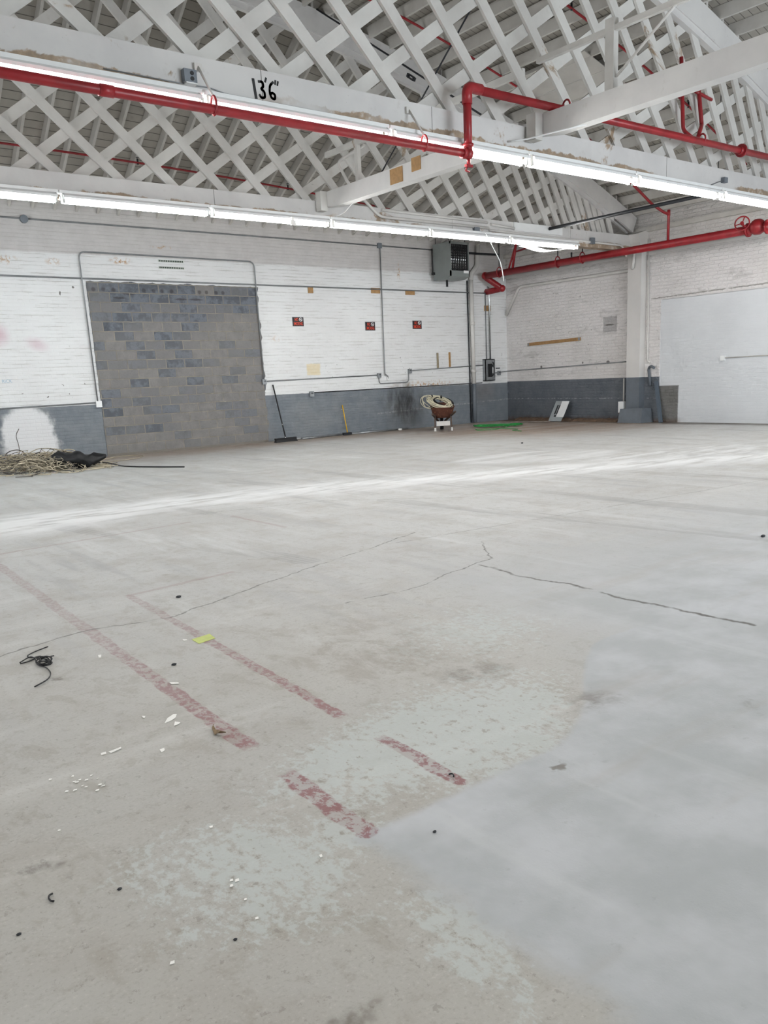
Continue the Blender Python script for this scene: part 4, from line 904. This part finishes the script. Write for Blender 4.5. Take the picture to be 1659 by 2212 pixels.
# ------------------------------------------------------------------ conduits and boxes on the trusses
YFc = YT - 0.11 - 0.03
conduit([(9.2, 12.42, 5.25), (9.2, 13.24, 5.15), (9.2, 12.95, 4.75), (9.75, YFc, 4.62), (10.15, YFc, 4.325), (12.98, YFc, 4.325)], 0.028, 'grey conduit coming off the tie beam post and along the far truss', M_WCOND, rad=0.12)
conduit([(10.2, YFc, 4.455), (12.95, YFc, 4.43)], 0.026, 'upper white conduit strapped along the far truss beam', M_WCOND)
conduit([(13.05, YFc, 4.40), (13.75, YFc, 4.37)], 0.026, 'short white conduit on the far truss right of the strap', M_WCOND)
conduit([(13.0, YFc, 4.285), (17.45, YFc, 4.24), (17.62, YFc, 4.0)], 0.024, 'white conduit running along the far truss to the pilaster', M_WCOND, rad=0.1)
def tbox(x, z, sx, sz, y, label, twin=False):
    t = thing('junction_box', label, 'electrical box', (x, y - 0.07, z))
    b = MB(); b.box(x - sx, x + sx, y - 0.07, y, z - sz, z + sz); b.build('box', M_BOX, t)
    if twin:
        for dz in (0.024, -0.024): MB().disc((x + 0.015, y - 0.072, z + dz), (0, 1, 0), 0.019, 0.006, 14).build('socket', M_BLACK, t)
        MB().box(x - sx * 0.8, x + sx, y - 0.075, y, z - sz - 0.012, z - sz).build('clamp', M_WHITE, t)
    return t
tbox(4.03, 4.29, 0.065, 0.058, YC, 'grey twin-socket box on the near truss beam left of the 13\'6" mark', True)
tbox(13.47, 4.315, 0.05, 0.04, YC, 'small grey box on the near truss beam at right', False)
tbox(12.62, 4.25, 0.07, 0.06, YFc + 0.03, 'grey box on the far truss beam above the heater', False)
tbox(16.3, 4.27, 0.05, 0.07, YFc + 0.0, 'small grey box on the far truss beam near the pilaster', False)
tag(MB().box(13.75, 15.3, YT - 0.135, YT - 0.112, 4.33, 4.5).build('splice_plate', M_WHITE, org=(14.5, YT - 0.12, 4.33)), 'white flat cover plate on the far truss beam right of the heater', 'plate')
conduit([(3.2, YC - 0.012, 4.225), (4.0, YC - 0.012, 4.225), (4.25, YC - 0.012, 4.235), (4.42, YC - 0.012, 4.205), (5.4, YC - 0.012, 4.205), (7.2, YC - 0.012, 4.20)], 0.006, 'thin grey cable along the bottom edge of the near truss beam', M_CONDUIT, rad=0.06, cat='cable', name='cable')
conduit([(13.1, YC - 0.012, 4.2), (13.3, YC - 0.012, 4.27), (13.42, YC - 0.012, 4.3)], 0.008, 'short grey cable feeding the small box on the near truss', M_CONDUIT, rad=0.06, cat='cable', name='cable')
conduit([(12.62, 13.28, 4.21), (12.60, 13.03, 4.2), (12.75, 13.0, 3.95), (13.0, 13.0, 3.62), (13.05, 13.0, 3.45), (13.09, 13.0, 3.24)], 0.01, 'white cord dangling from the far truss in front of the red bend', M_WHITE, rad=0.2, cat='cord', name='dangling_cord')
conduit([(8.95, 7.4, 4.345), (8.78, 7.75, 4.32), (8.6, 8.1, 4.285), (8.42, YC - 0.01, 4.27)], 0.01, 'white cord looping from the tie beam to the near truss', M_WHITE, rad=0.2, cat='cord', name='dangling_cord')
conduit([(9.02, 12.6, 4.34), (9.1, 13.0, 4.25), (9.0, 13.3, 4.2)], 0.008, 'white cord between the far tie beam end and the far truss', M_WHITE, rad=0.1, cat='cord', name='dangling_cord')
b = MB(); b.box(8.0, 8.1, 13.0, 13.02, 3.98, 4.06); b.box(8.0, 8.2, 12.98, 13.02, 3.975, 3.985); b.box(8.03, 8.07, 13.01, 13.10, 4.05, 4.112)
tag(b.build('paper_tag', M_PAPER, org=(8.05, 13.0, 3.98)), 'small white bracket hanging under the far strip lights', 'tag')

# ------------------------------------------------------------------ wheelbarrow with coiled hose
WC = Vector((14.0, 16.15, 0)); fv = Vector((0.62, 0.785, 0)); rv = Vector((0.785, -0.62, 0)); uz = Vector((0, 0, 1))
def L(r, f, z): return WC + rv * r + fv * f + uz * z
t = thing('wheelbarrow', 'rusty wheelbarrow with a coil of hose in it, by the downpipe', 'wheelbarrow', tuple(WC))
def rrect(hw, l0, l1, z, zs=0.0, n=6, rad=0.12):
    pts = []; rad = min(rad, hw * 0.9, (l1 - l0) * 0.45)
    for cxx, cyy, a0 in ((hw - rad, l1 - rad, 0), (-hw + rad, l1 - rad, PI / 2), (-hw + rad, l0 + rad, PI), (hw - rad, l0 + rad, 1.5 * PI)):
        for i in range(n): a = a0 + PI / 2 * i / (n - 1); f = cyy + rad * math.sin(a); pts.append(L(cxx + rad * math.cos(a), f, z + zs * (f - l0)))
    return pts
b = MB(); b.loft([rrect(0.19, -0.05, 0.42, 0.33), rrect(0.25, -0.14, 0.55, 0.42, 0.05), rrect(0.295, -0.2, 0.66, 0.585, 0.12), rrect(0.305, -0.215, 0.67, 0.59, 0.12), rrect(0.28, -0.18, 0.64, 0.575, 0.12), rrect(0.235, -0.12, 0.53, 0.43, 0.05), rrect(0.175, -0.03, 0.4, 0.345)], cap0=True, cap1=True); b.build('tray', M_RUST, t)
M_OLDW = mat('old_handle_wood', '#5a4a40', 0.8, var=0.4, scale=15)
for s in (-1, 1):
    MB().bar(L(s * 0.28, -0.62, 0.50 if s > 0 else 0.46), L(s * 0.09, 0.72, 0.22), 0.045, 0.035, uz).build('handle', M_OLDW, t)
    lg = MB(); lg.bar(L(s * 0.2, -0.12, 0.42), L(s * 0.21, -0.15, 0.0), 0.04, 0.035, rv); lg = lg.build('leg', M_OLDW, t)
    MB().bar(L(s * 0.21 + 0.005, -0.155, 0.1), L(s * 0.21 + 0.005, -0.155, 0.012), 0.05, 0.045, rv).build('foot', M_WCOND, lg)
MB().obox(L(0.0, -0.145, 0.2), rv * 0.17, uz * 0.055, fv * 0.012).build('brace_board', M_WCOND, t)
w_ = thing_ = MB(); w_.disc(L(0, 0.72, 0.17), rv, 0.17, 0.085, 24); ww = w_.build('wheel', M_BLACK, t); MB().disc(L(0, 0.72, 0.17), rv, 0.07, 0.095, 16).build('hub', M_OLDW, ww)
M_HOSE = mat('cream_hose', '#cfc8b0', 0.5, var=0.25, scale=8)
def coil(c, u, v, n, R, r, turns, jit, m=30, tilt=0.0):
    pts = []; c, u, v, n = Vector(c), Vector(u), Vector(v), Vector(n)
    for i in range(int(turns * m)):
        a = 2 * PI * i / m; k = i / m
        rr = R * (1 + jit * math.sin(k * 5.1 + 1.3) * 0.5 + jit * 0.4 * math.sin(a * 2 + k * 3))
        off = n * (jit * 0.35 * math.sin(k * 3.7) * R)
        pts.append(c + u * math.cos(a) * rr + v * math.sin(a) * rr + off)
    return pts
hc = L(-0.06, 0.14, 0.715); hu = (rv + uz * -0.24).normalized(); hv = (fv + uz * 0.42).normalized(); hn = hu.cross(hv).normalized()
b = MB(); b.tube(coil(hc, hu * 1.0, hv, hn, 0.27, 0.012, 16, 0.3), 0.012, 6)
hose = thing('hose_coil', 'cream hose coil lying on top of the wheelbarrow', 'hose', tuple(hc)); b.build('hose', M_HOSE, hose)
b = MB(); b.tube(coil(hc + rv * -0.3 + uz * 0.02, hu * 0.5, hv * 0.5 + uz * 0.3, hn, 0.28, 0.008, 4, 0.4), 0.008, 6); b.build('loose_loops', M_HOSE, hose)
b = MB()
for a in (1.4, 2.4): p = hc + hu * 0.27 * math.cos(a) + hv * 0.27 * math.sin(a); b.obox(p, hu * 0.02, hv * 0.05, hn * 0.06)
b.build('tie_band', M_BLACK, hose)
b = MB(); b.tube(coil(hc + rv * 0.1 + uz * 0.0 + fv * 0.05, hu * 0.95, hv, hn, 0.25, 0.016, 3, 0.15), 0.016, 6); tag(b.build('black_hose', M_BLACK, org=tuple(hc)), 'black hose coil under the cream hose in the wheelbarrow', 'hose')

# ------------------------------------------------------------------ things along the back wall
M_BROOM = mat('broom_black', '#1c1d20', 0.5, var=0.2)
t = thing('push_broom', 'black push broom leaning on the wall right of the doorway', 'broom', (10.2, 17.5, 0))
top, bot = Vector((10.2, 17.92, 1.33)), Vector((10.18, 17.47, 0.08))
hd = MB().tube([bot, top], 0.016, 10).build('handle', M_BROOM, t)
b = MB(); b.tube([bot.lerp(top, 0.24), bot.lerp(top, 0.27)], 0.018, 10); b.tube([bot.lerp(top, 0.0), bot.lerp(top, 0.03)], 0.018, 10); b.build('ferrule', M_STEEL, hd)
MB().obox((10.17, 17.46, 0.075), (0.30, 0.03, 0), (0, 0.04, 0), (0, 0, 0.022)).build('head', M_BROOM, t)
b = MB(); b.loft([[(10.17 + sx * 0.29, 17.46 + sy * 0.035 + sx * 0.029, 0.06) for sx, sy in ((-1, -1), (1, -1), (1, 1), (-1, 1))], [(10.17 + sx * 0.31, 17.45 + sy * 0.06 + sx * 0.029, 0.0) for sx, sy in ((-1, -1), (1, -1), (1, 1), (-1, 1))]], smooth=False); b.build('bristles', M_BROOM, t)
t = thing('scraper', 'yellow-handled floor scraper leaning on the grey dado', 'scraper', (12.05, 17.7, 0))
MB().tube([(12.12, 17.70, 0.06), (12.15, 17.9, 0.75)], 0.014, 8).build('handle', mat('yellow_handle', '#e0b02a', 0.45, var=0.15), t)
MB().obox((12.1, 17.68, 0.04), (0.13, 0.01, 0), (0, 0.03, 0), (0, 0, 0.03)).build('head', M_BLACKP, t)
for i, (p, q, lab) in enumerate((((10.62, 17.8), (12.0, 17.8), 'thin metal rod on the floor against the wall right of the broom'), ((12.2, 17.78), (14.2, 17.84), 'long thin metal rod on the floor against the wall right of the scraper'), ((10.75, 17.68), (11.45, 17.72), 'short metal bar on the floor in front of the rods'))):
    tag(MB().cyl((p[0], p[1], 0.02), (q[0], q[1], 0.026), 0.025, 8).build('metal_rod', M_GALV, org=(p[0], p[1], 0)), lab, 'rod')
tag(MB().ball((13.75, 17.6, 0.03), 0.045, 1.4, 1, 0.7, jit=0.2).build('rag', M_PAPER, org=(13.75, 17.6, 0)), 'small white crumpled scrap on the rods by the wall', 'scrap')
# breaker panel cover leaning on the right wall
t = thing('panel_cover', 'grey breaker panel cover leaning against the right wall', 'panel cover', (17.9, 16.0, 0))
a0 = Vector((17.62, 15.86, 0.01)); ey = Vector((0.0, -0.46, 0)); ez = Vector((0.36, 0.02, 0.53)); nn = ey.cross(ez).normalized()
if nn.x > 0: nn = -nn
def Q(u, v, n=0): return a0 + ey * u + ez * v + nn * n
def slab(u0, u1, v0, v1, n0, n1): return MB()._add([Q(u, v, n) for u in (u0, u1) for v in (v0, v1) for n in (n0, n1)], [(0, 1, 3, 2), (4, 6, 7, 5), (0, 4, 5, 1), (2, 3, 7, 6), (0, 2, 6, 4), (1, 5, 7, 3)])
slab(0, 1, 0, 1, 0, 0.012).build('plate', mat('cover_grey', '#a3aaac', 0.45, 0.2, var=0.15), t)
slab(0.52, 1.06, 0.2, 0.97, 0.012, 0.03).build('door', M_WHITE, t)
slab(0.24, 0.34, 0.34, 0.8, 0.012, 0.015).build('breaker_slot', M_BLACK, t); slab(0.4, 0.5, 0.34, 0.8, 0.012, 0.015).build('breaker_slot', M_BLACK, t); slab(0.3, 0.45, 0.22, 0.3, 0.012, 0.015).build('main_slot', M_BLACK, t)
# green extension cord heap
b = MB(); gc = Vector((15.55, 15.75, 0.02)); pts = []
for i in range(390):
    a = 2 * PI * i / 26; k = i / 26
    R = 0.33 * (0.6 + 0.6 * math.sin(k * 2.3) ** 2)
    pts.append(gc + Vector((math.cos(a) * R * 1.2 + 0.18 * math.sin(k * 1.7), -math.cos(a) * R * 0.9 + math.sin(a) * R * 0.8 + 0.12 * math.sin(k * 2.9), 0.012 + 0.035 * abs(math.sin(k * 4.1 + a)))))
for p in ((15.2, 15.2, 0.012), (14.7, 15.0, 0.012), (14.3, 15.2, 0.012), (14.6, 15.6, 0.012), (15.1, 15.1, 0.012), (15.0, 14.5, 0.012), (14.6, 14.3, 0.012), (14.5, 13.9, 0.012)): pts.append(Vector(p))
b.tube(fil(pts[:], 0.1, 1) if False else pts, 0.007, 5)
tag(b.build('extension_cord', mat('green_cord', '#1f8a3c', 0.5, var=0.2), org=tuple(gc)), 'tangled green extension cord on the floor right of the wheelbarrow', 'cord')
tag(MB().bar((16.9, 17.0, 0.02), (17.4, 15.6, 0.025), 0.09, 0.02, (0, 0, 1)).build('wood_lath', mat('grey_lath', '#8d8279', 0.7, var=0.3, scale=10), org=(17.1, 16.3, 0)), 'thin grey lath lying on the floor along the right wall', 'lath')
# broken curb of rubble at the foot of the right wall
b = MB(); rings = []
for i in range(46):
    y = 13.8 + i * 0.082; hgt = 0.045 + 0.035 * random.random(); wv = 0.16 + 0.10 * random.random()
    rings.append([(XR - wv - 0.1, y, 0), (XR - wv, y, hgt * 0.7), (XR - wv * 0.5, y, hgt), (XR - 0.005, y, hgt * 1.1), (XR - 0.005, y, 0)])
tag(b.loft(rings, smooth=False).build('rubble', mat('brown_rubble', '#7a6350', 0.85, var=0.45, scale=10, bump=0.3), org=(XR, 15, 0)), 'brown broken rubble along the foot of the right wall', 'rubble', kind='stuff')

# ------------------------------------------------------------------ wire heap at left
M_STRAW = mat('tan_wire', '#c2b7a0', 0.6, var=0.4, scale=3); M_WIRE = mat('grey_wire', '#5b5650', 0.5, var=0.4, scale=6)
b = MB(); rnd = random.Random(3)
def heap_wire(c, ax, ay, zmax, r, n=9, ln=1.0):
    th = rnd.gauss(-0.45, 0.35); p = Vector((c[0] + rnd.gauss(0, ax), c[1] + rnd.gauss(0, ay), rnd.uniform(0.02, zmax) * rnd.uniform(0.4, 1))); pts = []
    for i in range(n):
        fall = max(0.0, 1 - ((p.x - c[0]) ** 2 / (2.6 * ax) ** 2 + (p.y - c[1]) ** 2 / (2.6 * ay) ** 2))
        pts.append((p.x, min(p.y, YB - 0.03), max(0.012, min(p.z, zmax * fall + 0.02)))); th += rnd.gauss(0, 0.55)
        p = p + Vector((math.cos(th), math.sin(th), rnd.gauss(0, 0.3))) * ln / n
    b.tube(pts, r, 5)
for i in range(560):
    b.cur = 0 if rnd.random() < 0.8 else 1
    heap_wire((4.25, 16.45), 0.46, 0.46, 0.36, rnd.choice((0.004, 0.006, 0.008)), 13, rnd.uniform(0.5, 1.0))
tag(b.build('wire_heap', [M_STRAW, M_WIRE], org=(4.25, 16.4, 0)), 'heap of stripped tan wire on the floor at the left wall', 'wire heap', kind='stuff')
b = MB(); rings = []
for i in range(13):
    f = i / 12; c = Vector((4.25 + 1.0 * f, 15.85 - 0.25 * f + 0.06 * math.sin(f * 9), 0.17 + 0.035 * math.sin(f * 7))); rr = 0.05 + 0.10 * math.sin(PI * min(1, f * 1.05)) * (0.65 + 0.5 * f)
    rings.append([(c.x, c.y + math.cos(a) * rr * 1.5 * (1 + 0.3 * math.sin(3 * a + i)), max(0.01, c.z + math.sin(a) * rr * (1 + 0.35 * math.sin(2 * a + i * 1.7)))) for a in [2 * PI * k / 12 for k in range(12)]])
tag(b.loft(rings).build('plastic_bag', mat('black_bag', '#17181b', 0.55, var=0.2), org=(4.7, 15.7, 0)), 'crumpled black plastic bag lying on the wire heap', 'bag')
def loose(pts, r, label, m=M_WIRE, rad=0.15, name='loose_wire', cat='wire'):
    return conduit(pts, r, label, m, rad, cat, name)
loose([(5.0, 16.2, 0.06), (5.35, 16.0, 0.05), (5.4, 15.2, 0.012), (5.55, 14.7, 0.012), (6.0, 13.85, 0.012)], 0.011, 'dark cable end trailing right from the wire heap across the floor', M_BLACK)
loose([(4.1, 17.2, 0.05), (4.25, 17.45, 0.35), (4.22, 17.5, 0.6), (4.3, 17.5, 0.72)], 0.007, 'single stiff wire sticking up from the wire heap')
loose([(3.75, 17.0, 0.05), (3.95, 17.2, 0.32), (4.2, 17.2, 0.35), (4.38, 17.0, 0.05)], 0.009, 'arched grey wire looping up at the back of the wire heap', rad=0.25)
loose([(3.6, 16.8, 0.03), (3.72, 16.9, 0.2), (3.8, 16.9, 0.2), (3.9, 16.7, 0.04)], 0.009, 'small grey wire loop at the left edge of the heap', rad=0.2)
loose([(5.3, 16.9, 0.02), (5.8, 17.2, 0.02), (6.3, 17.5, 0.02), (6.6, 17.1, 0.012), (6.2, 16.6, 0.012), (5.7, 16.5, 0.012)], 0.006, 'thin pale wire curling on the floor below the blockwork', M_STRAW, 0.3)
loose([(4.7, 16.9, 0.1), (4.95, 17.0, 0.3), (5.15, 16.9, 0.25), (5.2, 16.7, 0.05)], 0.009, 'pale wire loop at the right back of the heap', M_STRAW, 0.2)

# ------------------------------------------------------------------ litter on the near floor (metres)
def floorpt(x, y): return Vector((x, y, 0))
t = thing('tangled_wire', 'tangle of black wire on the near floor at left', 'wire', (1.05, 4.4, 0))
def fw(pl, z=0.006): return [floorpt(*p) + Vector((0, 0, z)) for p in pl]
b = MB(); b.tube(fil(fw([(1.133, 4.683), (1.052, 4.643), (0.995, 4.593), (1.011, 4.533), (1.065, 4.542), (0.976, 4.486), (0.939, 4.484)]), 0.04, 4), 0.0032, 6)
b.tube(fil(fw([(0.939, 4.484), (1.009, 4.557), (1.021, 4.482), (1.105, 4.468)], 0.012), 0.04, 4), 0.0032, 6); b.build('strand', M_BLACK, t)
b = MB(); b.tube(fil(fw([(1.004, 4.377), (1.022, 4.319), (1.018, 4.217), (0.977, 4.120), (0.897, 4.061)]), 0.05, 5), 0.0032, 6); b.build('strand', M_BLACK, t)
kc = floorpt(1.038, 4.412); b = MB(); b.tube([kc + Vector((0.028 * math.cos(a * 1.0) * (1 + 0.4 * math.sin(a * 0.37)), 0.05 * math.sin(a) * (1 + 0.3 * math.sin(a * 0.53)), 0.012 + 0.012 * math.sin(a * 0.71))) for a in [i * 0.4 for i in range(110)]], 0.003, 5); b.build('knot', M_BLACK, t)
b = MB(); q = [floorpt(*p) for p in ((1.765, 4.218), (1.883, 4.240), (1.870, 4.143), (1.761, 4.116))]; b.prism([p + Vector((0, 0, 0.001)) for p in q], (0, 0, 0.002))
tag(b.build('tape_piece', mat('lime_tape', '#c3cf6e', 0.5, var=0.15, scale=20), org=tuple(q[0])), 'lime green strip of tape stuck across the inner red floor line', 'tape')
def flake(poly, label, m=M_PAPER, name='paint_flake', cat='flake', group=None, th=0.0015, z=0.001):
    P = [floorpt(*p) + Vector((0, 0, z + 0.002 * random.random())) for p in poly]
    b = MB(); b.prism(P, (0, 0, th)); return tag(b.build(name, m, org=tuple(P[0])), label, cat, group)
flake([(1.181, 3.197), (1.210, 3.236), (1.248, 3.261), (1.258, 3.251), (1.240, 3.220), (1.214, 3.205)], 'largest white paint flake, arrow-shaped, on the near floor left of the red line')
flake([(1.198, 3.141), (1.219, 3.180), (1.232, 3.153), (1.217, 3.142)], 'small white paint flake touching the arrow-shaped one')
flake([(1.395, 3.652), (1.426, 3.621), (1.421, 3.599), (1.391, 3.621)], 'white paint sliver lying on the outer red floor line')
flake([(0.879, 3.089), (0.900, 3.092), (0.895, 3.074), (0.876, 3.075)], 'short white flake at the left end of a broken sliver')
flake([(0.907, 3.085), (0.959, 3.091), (0.955, 3.078), (0.910, 3.065)], 'long white sliver left of the red line')
flake([(1.061, 2.958), (1.081, 2.961), (1.074, 2.940), (1.058, 2.933)], 'lone white flake midway between the sliver and the red line')
flake([(1.728, 4.258), (1.744, 4.240), (1.741, 4.220), (1.722, 4.227)], 'small white flake left of the lime tape')
flake([(1.288, 4.331), (1.303, 4.326), (1.286, 4.281), (1.277, 4.290)], 'small round white flake right of the black wire tangle')
flake([(1.140, 3.340), (1.150, 3.329), (1.141, 3.311), (1.135, 3.317)], 'small white flake left of the arrow-shaped one')
flake([(0.950, 2.292), (0.961, 2.289), (0.956, 2.279), (0.949, 2.283)], 'white flake near the pale worn paint at the front')
flake([(1.120, 1.914), (1.128, 1.913), (1.123, 1.901), (1.116, 1.901)], 'white chip left of the end of the outer red line', group=None)
for (px, py) in ((0.667, 3.000), (0.736, 2.969), (0.726, 2.920), (0.732, 2.909), (0.746, 2.921), (0.764, 2.903), (0.798, 2.885), (0.745, 2.849), (0.788, 2.832), (0.708, 2.852), (0.683, 2.863), (0.582, 2.607), (0.790, 2.927), (0.793, 2.813), (0.767, 2.796), (0.738, 2.866), (0.867, 1.977), (0.879, 1.966), (0.854, 1.869), (0.600, 1.763), (0.838, 1.776), (0.855, 1.953)):
    s = random.uniform(0.004, 0.009); k = random.uniform(0.5, 1)
    flake([(px - s, py - 0.5 * s * k), (px - 0.2 * s, py + 0.8 * s), (px + s, py + 0.5 * s * k), (px + 0.5 * s, py - 0.8 * s)], 'tiny white paint chip scattered on the near left floor', group='tiny paint chips on the near floor')
M_LEAF = mat('dry_leaf', '#8a765a', 0.7, var=0.4, scale=60)
P = [floorpt(*p) for p in ((1.305, 3.010), (1.316, 3.012), (1.298, 2.978), (1.295, 2.938), (1.314, 2.900), (1.295, 2.906), (1.280, 2.933), (1.286, 2.965))]
b = MB(); b.prism([p + Vector((0, 0, 0.003 + 0.010 * (i % 3))) for i, p in enumerate(P)], (0, 0, 0.003)); tag(b.build('dry_leaf', M_LEAF, org=tuple(P[0])), 'curled dry leaf beside the outer red line', 'leaf')
conduit(fw([(0.463, 2.258), (0.453, 2.256), (0.448, 2.243), (0.448, 2.226), (0.455, 2.218)], 0.006), 0.0028, 'small hooked black wire on the front left floor', M_BLACK, 0.02, 'wire', 'wire_bit')
conduit(fw([(1.729, 2.027), (1.741, 2.025), (1.739, 2.013), (1.730, 2.003)], 0.006), 0.0028, 'tiny black hook of wire on the end of the inner red line', M_BLACK, 0.02, 'wire', 'wire_bit')
for (px, py, lab) in ((0.344, 2.138, 'black crumb at the front left edge of the floor'), (1.516, 3.879, 'dark leaf scrap between the two red lines'), (2.106, 5.173, 'dark crumb on the floor above the inner red line'), (0.756, 1.737, 'black and white crumb on the front floor'), (6.234, 3.344, 'black crumb on the floor at the right edge'), (0.613, 2.155, 'dark crumb right of the hooked wire'), (12.027, 11.515, 'dark crumb on the far floor in front of the green cord'), (1.453, 1.780, 'black crumb on the smooth bluish floor coat')):
    p = floorpt(px, py); k = min(0.018, p.length * 0.0022)
    tag(MB().ball((p.x, p.y, k * 0.6), k, 1.4, 1.0, 0.7, 8, 5, 0.25).build('crumb', M_BLACKP, org=tuple(p)), lab, 'crumb')
for o in list(bpy.data.objects):
    if '_o' in o.keys(): del o['_o']
